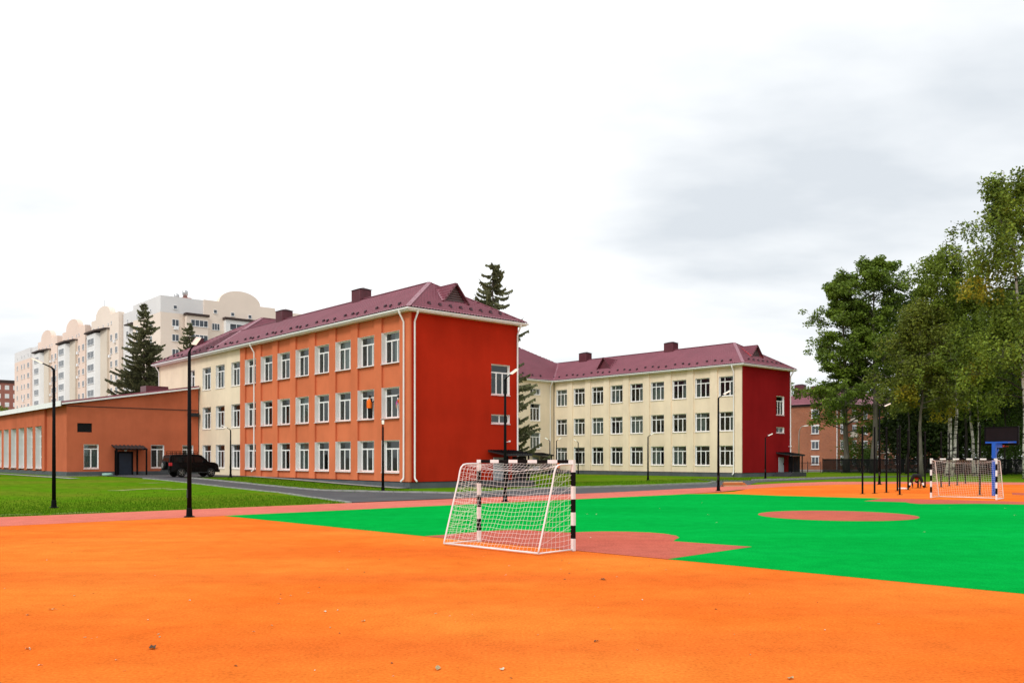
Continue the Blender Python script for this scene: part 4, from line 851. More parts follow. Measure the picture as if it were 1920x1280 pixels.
# a pale house glimpsed between the trunks
pale = thing('pale_house', 'pale grey house glimpsed between the tree trunks', 'house', (73, 172, 0), R(30))
mb = MB(); mb.box(-7, 7, 0, 9, 0, 8.5); mb.build('wall', 'apt_white', pale)
mb = MB(); mb.prism([(-.5, 8.51), (9.5, 8.51), (4.5, 11.5)], 'x', -7.5, 7.5); mb.build('roof', 'chimney_metal', pale)
for k in range(3):
    for j in range(4): mb = MB(); mb.box(-6.2 + 3.6 * j, -4.6 + 3.6 * j, -.06, -.002, 1.2 + 2.7 * k, 2.7 + 2.7 * k); mb.build('window', 'apt_glass', pale)

# ------------------------------------------------------------------ street lamps
def lamp_meshes(hh, arm):
    p = MB(); p.tube([(0, 0, .02), (0, 0, hh * .5), (0, 0, hh)], [.085, .07, .055], 12)
    b = MB(); b.lathe([(.19, .0), (.19, .03), (.11, .06), (.10, .30), (.085, .34)], 12)
    a = MB(); a.tube([(0, 0, hh - .1), (0, 0, hh + .02), (.12, 0, hh + .12), (arm, 0, hh + .12 + (arm - .12) * .42)], [.05, .05, .03, .026], 8)
    ex, ez = arm, hh + .12 + (arm - .12) * .42; d = Vector((1, 0, .42)).normalized(); up = Vector((-.42, 0, 1)).normalized(); c = Vector((ex, 0, ez)) + d * .22
    h_ = MB(); h_.obox(c + up * .03, d, (0, 1, 0), up, .25, .085, .02); h_.obox(c + up * .05 - d * .08, d, (0, 1, 0), up, .12, .055, .015)
    l_ = MB(); l_.obox(c - up * .002, d, (0, 1, 0), up, .22, .07, .006)
    return p.mesh('pole', 'dark_metal', True), b.mesh('base_flange', 'dark_metal'), a.mesh('arm', 'dark_metal', True), h_.mesh('lamp_head', 'white_trim'), l_.mesh('lens', 'lamp_lens')
TALL, SHORT = lamp_meshes(5.9, .45), lamp_meshes(4.05, .36)
DT, DS = math.atan2(-SX, SY), math.atan2(-SY, -SX)      # towards -t, towards -s
for (s, t), ms, rz, lb in [((-24.26, -8.23), TALL, DS, 'tall black street lamp rooted in the left lawn'), ((-22.21, -17.98), TALL, DT, 'tall black lamp post at the corner of the orange field beside the lawn'),
        ((-6.63, -17.49), TALL, DT, 'tall black lamp post before the red end wall, behind the white goal net'), ((12.26, -16.69), TALL, DT, 'tall black lamp post beside the stacked orange boards'),
        ((32.65, -17.66), TALL, DT, 'tall lamp post at the tree edge behind the workout posts'),
        ((-3.0, 22.4), SHORT, DS, 'short black lamp in front of the black off-roader'), ((-3.73, -2.37), SHORT, math.atan2(-1, .15), 'short lamp on the grass strip by the orange wall, seen end-on'),
        ((46.0, 27.97), SHORT, DS, 'short lamp by the first windows of the cream wing near the court'), ((28.9, 2.58), SHORT, DT, 'short lamp on the lawn before the middle of the cream wing'),
        ((40.57, -2.62), SHORT, DT, 'short lamp before the crimson end wall'), ((37.6, 23.5), SHORT, DT, 'short lamp in the school court, arm turned to the cream wing'), ((36.9, 23.9), SHORT, DS, 'short lamp in the school court, arm turned to the spruce'),
        ((-17.1, 40), SHORT, DS, 'short lamp beside the tall windows of the annex')]:
    o = thing('street_lamp', lb, 'street lamp', W(s, t, hgt(s, t) - (.02 if t < -16 else .03) + .02), rz, 'black street lamps around the school')
    for n_, me in zip(('pole', 'base_flange', 'arm', 'lamp_head', 'lens'), ms): link(n_, me, o)
    # wiring hatch
    mb = MB(); mb.box(-.02, .06, -.095, -.07, .7, 1.0); mb.build('hatch', 'charcoal', o)
o = thing('street_lamp', 'grey curved street lamp in front of the brick house', 'street lamp', W(74.9, 13.3), DT)
mb = MB(); mb.tube([(0, 0, 0), (0, 0, 5.2), (.08, 0, 5.9), (.4, 0, 6.4), (.9, 0, 6.5)], [.09, .06, .05, .04, .04], 8); mb.build('pole', 'steel', o, True)
mb = MB(); mb.obox((1.1, 0, 6.5), (1, 0, .1), (0, 1, 0), (0, 0, 1), .3, .1, .06); mb.build('lamp_head', 'white_trim', o)

# ------------------------------------------------------------------ goals
def goal(label, pa, pb, back):
    """pa, pb: post bases; back: unit vector behind the goal. Local x along the mouth, y = back"""
    pa, pb = Vector(pa), Vector(pb); d = (pb - pa); Wd = d.length; rz = math.atan2(d.y, d.x)
    flip = 1 if Vector((-d.y, d.x)).dot(Vector(back[:2])) > 0 else -1
    g = thing('football_goal', label, 'goal', (pa + pb) / 2, rz, 'handball-size goals at both ends of the green pitch')
    h = Wd / 2; H_ = 2.04; P_ = .04
    for sx in (-1, 1):
        mb = MB(); zs = [0, .28, .58, .88, 1.18, 1.48, 1.80, H_ + P_]
        for i in range(7): mb.cur = i % 2; e = .0008 * (i % 2); mb.box(sx * h - P_ - e, sx * h + P_ + e, -P_ - e, P_ + e, zs[i] + (.0 if i else .0), zs[i + 1])
        mb.build('post', ['goal_white', 'goal_black'], g)
    mb = MB(); L0 = -h + P_ + .002; tot = 2 * (h - P_ - .002); segs = [.06, .30, .27, .30, .27, .30, .27, .30, .27, .30, .06]; k = tot / sum(segs); x = L0
    for i, s_ in enumerate(segs): mb.cur = i % 2; mb.box(x, x + s_ * k, -P_ + .001, P_ - .001, H_ - P_, H_ + P_ - .001); x += s_ * k
    mb.build('crossbar', ['goal_white', 'goal_black'], g)
    TD, BD, zt = .62, 1.18, 1.98
    def prof(v):      # from crossbar, along the bracket, down the back stay; v in 0..1
        pts = [(0, zt), (.25, zt + .0), (.50, zt - .01), (.59, zt - .05), (.64, zt - .14), (.70, zt - .40), (BD, .04)]; L = [0]
        for a, b in zip(pts[:-1], pts[1:]): L.append(L[-1] + math.hypot(b[0] - a[0], b[1] - a[1]))
        q = v * L[-1]
        for i in range(len(pts) - 1):
            if q <= L[i + 1] + 1e-9:
                u = (q - L[i]) / (L[i + 1] - L[i]); return (pts[i][0] + (pts[i + 1][0] - pts[i][0]) * u, pts[i][1] + (pts[i + 1][1] - pts[i][1]) * u)
        return pts[-1]
    for sx in (-1, 1):
        mb = MB(); mb.tube([(sx * h, flip * (max(y, .0)), z) for y, z in [prof(v / 24) for v in range(25)]], .021, 10); mb.tube([(sx * h, flip * .03, .03), (sx * h, flip * BD, .03)], .019, 8); mb.build('side_frame', 'goal_white', g, True)
    mb = MB(); mb.tube([(-h, flip * BD, .035), (h, flip * BD, .035)], .024, 10); mb.build('ground_bar', 'goal_white', g, True)
    # net: knotted cord, sagging between its supports
    mb = MB(); nu, nv = 27, 24; r_ = .0027
    def back_pt(u, v):
        y, z = prof(v); x = -h + 2 * h * u; mid = math.sin(math.pi * u); vs_ = math.sin(math.pi * min(1, v * 1.0))
        z -= .17 * mid ** .8 * (1 - v) ** .6 * (v > .0) * min(1, v / .12) + .01 * math.sin(u * 23 + v * 9); y -= .10 * mid * vs_ + .012 * math.sin(u * 31 + v * 17)
        if v > .9: z += .05 * mid * (v - .9) * 5
        return (x, flip * max(y, .03), max(z, .03))
    def side_pt(sx, u, v):
        y, z = prof(v); yy = y * u; zz = z if v > .3 else zt - (zt - z) * u
        zz = z * (1 - 0) if True else zz
        return (sx * (h - .02 - .10 * math.sin(math.pi * u) * math.sin(math.pi * v)), flip * max(.035, yy + .008 * math.sin(v * 40)), max(.03, zz - .04 * math.sin(math.pi * u)))
    for i in range(nu + 1): mb.tube([back_pt(i / nu, j / nv) for j in range(nv + 1)], r_, 4, False)
    for j in range(nv + 1): mb.tube([back_pt(i / nu, j / nv) for i in range(nu + 1)], r_, 4, False)
    for sx in (-1, 1):
        n1, n2 = 8, 17
        P2 = lambda a, b: side_pt(sx, a, .22 + .78 * b)
        for j in range(n2 + 1): mb.tube([P2(i / n1, j / n2) for i in range(n1 + 1)], r_, 4, False)
        for i in range(n1 + 1): mb.tube([P2(i / n1, j / n2) for j in range(n2 + 1)], r_, 4, False)
        for j in range(0, n2 - 4, 2): mb.tube([P2(i / n1, min(1, (j + i * .45) / n2)) for i in range(n1 + 1)], r_, 4, False)
    o = mb.build('net', 'net_white', g); return g
bk = Vector((SX, SY, 0))
goal('white tubular goal with black banded posts, seen from behind its net', W(-20.18, -31.86, .012), W(-19.98, -35.0, .012), -bk)
goal('far goal with banded posts facing the pitch, blue basketball stand behind', W(12.45, -29.8, .02), W(12.62, -32.91, .02), bk)

# ------------------------------------------------------------------ basketball stand, steel posts, boards
bb = thing('basketball_stand', 'blue basketball stand with dark backboard turned away', 'basketball hoop', (27.1, 48.07, .0), ANG)
mb = MB(); mb.box(-.10, .10, -.10, .10, 0, 2.95); mb.build('pole', 'blue_paint', bb)
mb = MB(); mb.box(.101, 1.05, -.07, .07, 2.70, 2.93); mb.bar((.10, 0, 2.2), (.6, 0, 2.62), .06, .08); mb.build('arm', 'blue_paint', bb)
mb = MB(); mb.box(-.15, 1.1, -.75, -.68, 2.952, 3.02); mb.box(.95, 1.05, -.80, .80, 2.955, 3.05); mb.build('board_bracket', 'blue_paint', bb)
mb = MB(); mb.box(1.10, 1.16, -.9, .9, 2.85, 3.90); bo = mb.build('backboard', 'board_dark', bb)
for a in ((1.07, 1.098, -.9, .9, 2.85, 2.91), (1.07, 1.098, -.9, .9, 3.84, 3.90), (1.07, 1.098, -.9, -.84, 2.911, 3.839), (1.07, 1.098, .84, .9, 2.911, 3.839)): mb = MB(); mb.box(*a); mb.build('board_frame', 'dark_metal', bo)
mb = MB(); mb.tube([(1.16 + .38 + .225 * math.cos(a), .225 * math.sin(a), 2.78) for a in np.linspace(0, 2 * math.pi, 21)], .012, 6, False); mb.box(1.16, 1.33, -.08, .08, 2.74, 2.86); mb.build('rim', 'rim_red', bb)
PM = MB(); PM.box(-.04, .04, -.04, .04, 0, 3.95); PMm = PM.mesh('steel_post', 'dark_metal')
CM = MB(); CM.box(-.048, .048, -.048, .048, 3.951, 3.98); CMm = CM.mesh('cap', 'charcoal'); FM = MB(); FM.box(-.12, .12, -.12, .12, .002, .02); FMm = FM.mesh('foot_plate', 'dark_metal')
for x, y in [(20.65, 50.4), (21.59, 50.94), (22.86, 52.23), (24.7, 54.82), (22.3, 49.2), (26.3, 56.8), (28.64, 60.34), (29.55, 61.2), (31.0, 61.8), (32.76, 64.1), (34.2, 65.7), (37.2, 70.2), (26.74, 48.9)]:
    o = thing('steel_post', 'slim black square steel post standing upright on the orange surface', 'post', (x, y, .0), ANG, 'black posts standing on the orange ground'); link('post', PMm, o); link('cap', CMm, o); link('foot_plate', FMm, o)
# stack of boards on the salmon strip
st_ = thing('board_stack', 'low stack of orange wooden boards lying on the salmon strip by a lamp', 'boards', W(20.6, -12.25, .006), ANG + R(-30))
for i, (x, y, z, rz, L_, m) in enumerate([(0, -.5, .04, 2, 2.6, 'wood_pale'), (.1, 0, .04, -3, 2.4, 'wood_orange'), (.05, .45, .04, 4, 2.5, 'wood_orange'), (0, -.3, .13, -4, 2.5, 'wood_orange'), (.2, .2, .13, 6, 2.3, 'wood_orange'), (0, -.1, .22, -2, 2.4, 'wood_orange'), (.1, .25, .22, 3, 2.2, 'wood_orange'), (0, .05, .30, -5, 2.0, 'wood_pale')]):
    mb = MB(); mb.box(-L_ * .36, L_ * .36, -.09, .09, -.035, .035); o = mb.build('board', m, st_, loc=(x, y * .7, z), rotz=R(rz))

# ------------------------------------------------------------------ fences
def fence(label, a, b, hh, panel=2.5, m='fence_dark', gap=.065, barw=.052, name='metal_fence'):
    a, b = Vector(a), Vector(b); d = b - a; n = max(1, round(d.length / panel)); L_ = d.length / n; rz = math.atan2(d.y, d.x)
    f = thing(name, label, 'fence', a, rz)
    mb = MB(); mb.box(-.05, .05, -.05, .05, -.1, hh + .08); pm = mb.mesh('post', m)
    mb = MB(); k = int((L_ - .14) / gap)
    for i in range(k): x = .08 + (L_ - .16) * i / k; mb.box(x, x + barw, -.012, .012, .08, hh)
    mb.box(.051, L_ - .051, -.025, -.013, .2, .26); mb.box(.051, L_ - .051, -.025, -.013, hh - .2, hh - .14); bm_ = mb.mesh('fence_panel', m)
    for i in range(n + 1): link('post', pm, f, (i * L_, 0, 0))
    for i in range(n): link('fence_panel', bm_, f, (i * L_, 0, 0))
fence('tall dark mesh fence along the lawn in front of the trees', (43.2, 118.9, 0), (84, 88.8, 0), 1.95)
fence('low brown railing between the crimson wing and the brick house', (38.6, 122.5, 0), (43.0, 119.1, 0), 1.5, 1.6, 'rail_brown', .16, .03, 'iron_railing')

# ------------------------------------------------------------------ off-road car
def car():
    c = thing('parked_car', 'black boxy off-road car with roof rack and spare wheel by the annex', 'car', W(-5.15, 25.3, .46), ANG)
    # local x forward, y left; length 4.7
    prof = [(-2.30, .50), (-2.36, .75), (-2.34, 1.05), (-2.24, 1.80), (-2.08, 1.92), (-.2, 1.97), (.40, 1.90), (1.02, 1.32), (1.60, 1.24), (1.86, 1.12), (1.95, .80), (1.95, .45), (1.84, .40)]
    low = [(1.62, .40), (1.56, .64), (1.38, .80), (1.14, .80), (.96, .64), (.90, .40), (-.95, .40), (-1.0, .62), (-1.2, .76), (-1.42, .76), (-1.6, .62), (-1.66, .40), (-2.2, .42)]
    poly = prof + low; mb = MB(); n = len(poly)
    def hw(z): return .93 if z < 1.2 else .93 - (z - 1.2) * .22
    vs = [(x, -hw(z), z) for x, z in poly] + [(x, hw(z), z) for x, z in poly]
    mb.add(vs, [tuple(range(n)), tuple(range(2 * n - 1, n - 1, -1))] + [(i, n + i, n + (i + 1) % n, (i + 1) % n) for i in range(n)])
    body = mb.build('body', 'car_black', c)
    md = body.modifiers.new('b', 'BEVEL'); md.width = .05; md.segments = 3; md.limit_method = 'ANGLE'
    for sy in (-1, 1):
        y = lambda z: sy * (hw(z) + .006)
        for nm, q in (('rear_window', [(-2.0, 1.27), (-1.95, 1.72), (-1.25, 1.74), (-1.25, 1.27)]), ('side_window', [(-1.15, 1.27), (-1.15, 1.74), (-.3, 1.76), (-.3, 1.27)]), ('side_window', [(-.2, 1.27), (-.2, 1.76), (.25, 1.74), (.78, 1.27)])):
            mb = MB(); pts = [(x, y(z), z) for x, z in q]; mb.add(pts, [(0, 1, 2, 3)]); mb.build(nm, 'car_glass', c)
        mb = MB(); mb.box(.62, .78, sy * .95, sy * 1.12, 1.24, 1.42); mb.build('wing_mirror', 'car_black', c)
        mb = MB(); mb.box(-2.36, -2.12, sy * .80, sy * .955, .98, 1.24); mb.build('tail_light', 'tail_red', c)
        mb = MB(); mb.box(1.82, 1.96, sy * .55, sy * .9, .88, 1.06); mb.build('headlight', 'white_plastic', c)
        mb = MB(); mb.box(-.92, .86, sy * .94, sy * 1.05, .36, .44); mb.build('side_step', 'charcoal', c)
        for x0 in (-.25, -1.18):
            mb = MB(); mb.box(x0 - .22, x0 - .06, sy * .935, sy * .965, 1.10, 1.14); mb.build('door_handle', 'dark_metal', c)
        for xw in (-1.31, 1.26):
            t_ = MB(); t_.lathe([(.25, -.12), (.36, -.115), (.385, -.06), (.385, .06), (.36, .115), (.25, .12)], 24, (0, 0, 0), 'y'); w_ = t_.build('wheel', 'tyre', c, True, (xw, sy * .82, .385))
            r2 = MB(); r2.lathe([(.25, .10), (.23, .125), (.2, .1), (.02, .1)] if sy > 0 else [(.25, -.10), (.23, -.125), (.2, -.1), (.02, -.1)], 20, (0, 0, 0), 'y')
            for k in range(5): a = 2 * math.pi * k / 5; r2.bar((0, sy * .118, 0), (.22 * math.cos(a), sy * .118, .22 * math.sin(a)), .05, .03, (0, 1, 0))
            r2.build('rim', 'alloy', w_)
    mb = MB(); mb.add([(.46, -.72, 1.84), (.46, .72, 1.84), (.99, .82, 1.345), (.99, -.82, 1.345)], [(0, 1, 2, 3)]); o = mb.build('windscreen', 'car_glass', c); o.location = (.03, 0, .03)
    mb = MB(); mb.add([(-2.345, -.7, 1.28), (-2.345, .7, 1.28), (-2.245, .66, 1.72), (-2.245, -.66, 1.72)], [(0, 1, 2, 3)]); mb.build('rear_window', 'car_glass', c)
    s_ = MB(); s_.lathe([(.24, -.11), (.35, -.1), (.37, 0), (.35, .1), (.24, .11)], 24, (-2.47, .05, 1.02), 'x'); sw = s_.build('spare_wheel', 'tyre', c, True)
    s_ = MB(); s_.lathe([(.24, -.115), (.2, -.12), (.03, -.12)], 20, (-2.475, .05, 1.02), 'x'); s_.build('rim', 'alloy', sw)
    mb = MB(); mb.box(-2.45, -2.30, -.9, .9, .42, .62); mb.build('bumper', 'charcoal', c); mb = MB(); mb.box(1.93, 2.05, -.9, .9, .40, .62); mb.build('bumper', 'charcoal', c)
    rk = MB()
    for y_ in (-.66, .66): rk.bar((-2.0, y_, 2.04), (.15, y_, 2.04), .04, .04); rk.bar((-2.0, y_, 2.20), (.15, y_, 2.20), .035, .035)
    for x_ in np.linspace(-2.0, .15, 7): rk.bar((x_, -.66, 2.02), (x_, .66, 2.02), .04, .03); [rk.bar((x_, y_, 1.88), (x_, y_, 2.20), .035, .035) for y_ in (-.66, .66)]
    rk.bar((.15, -.66, 2.20), (.15, .66, 2.20), .035, .035); rk.bar((-2.0, -.66, 2.20), (-2.0, .66, 2.20), .035, .035); rk.build('roof_rack', 'dark_metal', c)
    mb = MB(); mb.box(2.051, 2.07, -.26, .26, .48, .6); mb.build('number_plate', 'paper_white', c)
car()

# ------------------------------------------------------------------ people
def person(label, loc, rotz, joints, bones, root=0, mats=None, vest=None, head=None, hair='hair_dark', hands=()):
    """body grown with Skin + Subsurf from a posed skeleton; materials by nearest joint"""
    p = thing('person', label, 'person', loc, rotz)
    me = bpy.data.meshes.new('body'); me.from_pydata([j[0] for j in joints], bones, []); o = link('body', me, p)
    sk = o.modifiers.new('skin', 'SKIN'); sk.use_smooth_shade = True
    for i, j in enumerate(joints): me.skin_vertices[0].data[i].radius = j[1] if isinstance(j[1], tuple) else (j[1], j[1])
    me.skin_vertices[0].data[root].use_root = True
    ss = o.modifiers.new('sub', 'SUBSURF'); ss.levels = 1; ss.render_levels = 1
    dg = bpy.context.evaluated_depsgraph_get(); ev = o.evaluated_get(dg); m2 = bpy.data.meshes.new_from_object(ev); o.modifiers.clear(); o.data = m2
    names = sorted({j[2] for j in joints}); m2.materials.clear()
    for n_ in names: m2.materials.append(MATS[n_])
    J = np.array([j[0] for j in joints])
    for pl in m2.polygons:
        c = np.array(pl.center); k = int(np.argmin(((J - c) ** 2).sum(1))); pl.material_index = names.index(joints[k][2]); pl.use_smooth = True
    if head:
        hc, r_ = Vector(head[0]), head[1]
        mb = MB(); mb.lathe([(r_ * .35, -.08 * 1.0), (r_ * .95, -.03), (r_ * 1.05, .05), (r_ * .8, .11), (r_ * .2, .135)], 10, hc + Vector((0, 0, .01))); mb.build('hair', hair, p, True)
    if vest:
        mb = MB()
        for ring in [vest]:
            n = 10; vs = []
            for (cx, cy, cz), rx, ry in ring:
                for k in range(n): a = 2 * math.pi * k / n; vs.append((cx + rx * math.cos(a), cy + ry * math.sin(a), cz))
            mb.add(vs, [(i * n + k, i * n + (k + 1) % n, (i + 1) * n + (k + 1) % n, (i + 1) * n + k) for i in range(len(ring) - 1) for k in range(n)])
        mb.build('vest', 'vest_orange', p, True)
    return p
B = 'cloth_black'
def fingers(palm, d, side, m='skin'):
    """five short finger chains rooted in a palm"""
    J, E = [], []; palm = Vector(palm); d = Vector(d).normalized(); side = Vector(side).normalized()
    for i, (o_, L_) in enumerate(((-.03, .07), (-.01, .08), (.01, .075), (.03, .06))):
        J += [(tuple(palm + side * o_ + d * .03), .011, m), (tuple(palm + side * o_ + d * (.03 + L_ * .6)), .010, m), (tuple(palm + side * o_ + d * (.03 + L_)), .008, m)]
    J += [(tuple(palm - side * .035), .012, m), (tuple(palm - side * .06 + d * .03), .011, m), (tuple(palm - side * .07 + d * .055), .009, m)]
    return J
def with_hands(joints, bones, hands):
    for wi, d, side in hands:
        base = len(joints); F_ = fingers(joints[wi][0], d, side); joints += F_
        for k in range(5): bones += [(wi, base + 3 * k), (base + 3 * k, base + 3 * k + 1), (base + 3 * k + 1, base + 3 * k + 2)]
    return joints, bones
# window cleaner standing on the sill, arms raised to the glass (local: faces +x, towards the glass)
j = [((0, 0, .92), .15, B), ((0, 0, 1.12), (.15, .12), B), ((0, 0, 1.34), (.17, .12), B), ((.01, 0, 1.47), .06, 'skin'), ((.03, 0, 1.56), .085, 'skin'), ((.03, 0, 1.66), .085, 'skin'),
     ((0, .19, 1.38), .065, B), ((.14, .30, 1.50), .05, B), ((.28, .22, 1.72), .04, B), ((.30, .21, 1.80), .03, 'skin'),
     ((0, -.19, 1.38), .065, B), ((.08, -.30, 1.22), .05, B), ((.26, -.24, 1.34), .04, B), ((.31, -.23, 1.37), .03, 'skin'),
     ((0, .10, .86), .10, B), ((.02, .11, .48), .07, B), ((-.01, .12, .10), .05, B), ((.12, .13, .045), .04, B),
     ((0, -.10, .86), .10, B), ((.02, -.11, .48), .07, B), ((-.01, -.12, .10), .05, B), ((.12, -.13, .045), .04, B)]
bn = [(0, 1), (1, 2), (2, 3), (3, 4), (4, 5), (2, 6), (6, 7), (7, 8), (8, 9), (2, 10), (10, 11), (11, 12), (12, 13), (0, 14), (14, 15), (15, 16), (16, 17), (0, 18), (18, 19), (19, 20), (20, 21)]
j, bn = with_hands(j, bn, [(9, (.2, 0, 1), (0, 1, 0)), (13, (.3, 0, 1), (0, 1, 0))])
j0, bn0 = list(j), list(bn)
VST = [((0, 0, .80), .19, .235), ((0, 0, 1.0), .19, .23), ((0, 0, 1.2), .19, .24), ((0, 0, 1.36), .17, .23), ((0, 0, 1.45), .09, .15)]
pw = W(.14, 4.98 + .35, 4.965); person('window cleaner in orange vest standing on a sill, arm raised to the glass', pw, ANG, j, bn, vest=VST, head=((.03, 0, 1.62), .10))
# second cleaner, bent over inside the open light
j = [((0, 0, .80), .14, B), ((-.14, 0, .98), (.14, .12), 'cloth_pink'), ((-.26, 0, 1.14), (.16, .12), 'cloth_pink'), ((-.30, .0, 1.24), .06, 'skin'), ((-.34, .0, 1.33), .085, 'skin'), ((-.36, 0, 1.41), .085, 'hair_dark'),
     ((-.26, .19, 1.14), .06, 'cloth_pink'), ((-.34, .26, .92), .05, 'cloth_pink'), ((-.40, .18, .72), .04, 'skin'), ((-.42, .17, .66), .03, 'skin'),
     ((-.26, -.19, 1.14), .06, 'cloth_pink'), ((-.32, -.26, .92), .05, 'cloth_pink'), ((-.38, -.2, .72), .04, 'skin'), ((-.40, -.19, .66), .03, 'skin'),
     ((0, .10, .76), .10, B), ((-.08, .11, .42), .07, B), ((0, .12, .10), .05, B), ((-.12, .13, .045), .04, B),
     ((0, -.10, .76), .10, B), ((-.08, -.11, .42), .07, B), ((0, -.12, .10), .05, B), ((-.12, -.13, .045), .04, B)]
j, bn2 = with_hands(j, bn[:21], [(9, (0, 0, -1), (0, 1, 0)), (13, (0, 0, -1), (0, 1, 0))])
VST2 = [((.0, 0, .76), .17, .20), ((-.10, 0, .92), .18, .215), ((-.20, 0, 1.06), .185, .225), ((-.27, 0, 1.17), .15, .19)]
person('cleaner in pink top and orange vest bending in the open window', W(.62, 1.75, 5.06), ANG, j, bn2, vest=VST2, head=((-.35, 0, 1.36), .10))
mb = MB(); mb.box(-.35, .35, -.45, .45, 0, .12); mb.box(-.3, .3, -.4, .4, -.68, 0); o = mb.build('window_bench', 'interior', None, loc=W(.92, 1.75, 4.94), rotz=ANG); tag(o, 'pale bench inside the open window under the second cleaner', 'bench')
person('worker in orange vest standing by the court porch of the cream wing', W(44.6, 30.2, -.03), ANG + R(70), list(j0), list(bn0), vest=VST, head=((.03, 0, 1.62), .10))
# worker bent double on the orange surface, seen from behind (local: faces +y, away)
j = [((0, 0, .86), (.17, .14), B), ((0, .22, .84), (.17, .13), B), ((0, .42, .68), (.18, .13), 'cloth_red'), ((0, .52, .56), .065, 'skin'), ((0, .58, .46), .085, 'skin'), ((0, .60, .38), .08, 'hair_dark'),
     ((.19, .42, .64), .065, B), ((.26, .46, .40), .05, B), ((.22, .50, .16), .04, B), ((.22, .52, .09), .03, 'skin'),
     ((-.19, .42, .64), .065, B), ((-.26, .46, .40), .05, B), ((-.22, .50, .16), .04, B), ((-.22, .52, .09), .03, 'skin'),
     ((.14, -.02, .80), .12, B), ((.30, 0, .46), .085, B), ((.35, -.03, .27), .058, 'paper_white'), ((.37, -.03, .13), .055, B), ((.42, .12, .045), .042, B),
     ((-.14, -.02, .80), .12, B), ((-.30, 0, .46), .085, B), ((-.35, -.03, .27), .058, 'paper_white'), ((-.37, -.03, .13), .055, B), ((-.42, .12, .045), .042, B)]
b3 = [(0, 1), (1, 2), (2, 3), (3, 4), (4, 5), (2, 6), (6, 7), (7, 8), (8, 9), (2, 10), (10, 11), (11, 12), (12, 13), (0, 14), (14, 15), (15, 16), (16, 17), (17, 18), (0, 19), (19, 20), (20, 21), (21, 22), (22, 23)]
j, b3 = with_hands(j, b3, [(9, (0, .3, -.4), (1, 0, 0)), (13, (0, .3, -.4), (1, 0, 0))])
person('worker in black bent double among the steel posts, legs apart', (27.9, 59.0, .005), R(-26), j, b3, head=((0, .60, .40), .095)).scale = (1.15, 1.15, 1.12)
mb = MB(); mb.box(-.3, .3, -.2, .2, 0, .05); mb.box(-.22, .2, -.14, .16, .05, .09); o = mb.build('white_sack', 'paper_white', None, loc=(26.55, 58.2, .004), rotz=.3); tag(o, 'flat white sack lying beside the bent worker', 'sack')

# ------------------------------------------------------------------ fallen leaves on the orange surface
def leaf_mesh(kind, seed):
    r_ = random.Random(seed); mb = MB(); n = 9; c = (0, 0, .012); pts = []
    for k in range(n):
        a = 2 * math.pi * k / n; rad = (.055 if k % 2 else .04) * r_.uniform(.8, 1.2); pts.append((rad * 1.25 * math.cos(a), rad * .8 * math.sin(a), .004 + r_.uniform(0, .035)))
    mb.add([c] + pts, [(0, 1 + k, 1 + (k + 1) % n) for k in range(n)]); mb.bar((.05, 0, .01), (.10, .01, .004), .005, .004); return mb.mesh('fallen_leaf', kind)
LM = [leaf_mesh(k, i) for i, k in enumerate(('leaf_dry', 'leaf_pale', 'leaf_brown', 'leaf_pale', 'leaf_brown', 'leaf_dry'))]
LK = ['dry tan', 'pale', 'brown', 'pale', 'brown', 'dry tan']
def ground_pt(px, py, z=.0): d = 1604 * (CAM_H - z) / (py - 857); return ((px - 960) / 1604 * d, d)
LEAVES = [(-6.49, 12.06, 0, 1.3), (-6.6, 11.65, 5, 1.0), (-4.04, 9.61, 2, 1.9), (-5.42, 9.58, 1, 1.2), (-2.6, 11.9, 1, .9), (-1.95, 11.2, 0, 1.1), (-.75, 8.68, 5, 1.5), (-.1, 8.66, 1, 1.1), (1.6, 15.0, 2, 1.5), (.98, 9.98, 2, 1.0), (2.7, 8.3, 0, 1.3)]
for i in range(95):
    y = 8.2 + 14 * random.random() ** 1.2; x = random.uniform(-.62, .45) * y
    if x > (y - 13.2) * -1.05 + 8.0: continue
    LEAVES.append((x, y, random.randrange(6), random.uniform(.3, .75)))
for x, y, k, s_ in LEAVES:
    s_ *= .52; o = link('fallen_leaf', LM[k], None, (x, y, .004), random.uniform(0, 6.28)); o.scale = (s_,) * 3
    tag(o, 'small %s fallen leaf lying on the orange rubber' % LK[k], 'leaf', 'fallen %s leaves on the orange rubber' % LK[k])
for i in range(16):
    s, t = random.uniform(-18.5, 6), random.uniform(-46, -22); p = W(s, t, .014)
    if p.x / p.y > .6: continue
    o = link('fallen_leaf', LM[random.choice([1, 3])], None, p, random.uniform(0, 6)); o.scale = (.5,) * 3; tag(o, 'pale fallen leaf lying on the green pitch', 'leaf', 'fallen leaves on the green pitch')

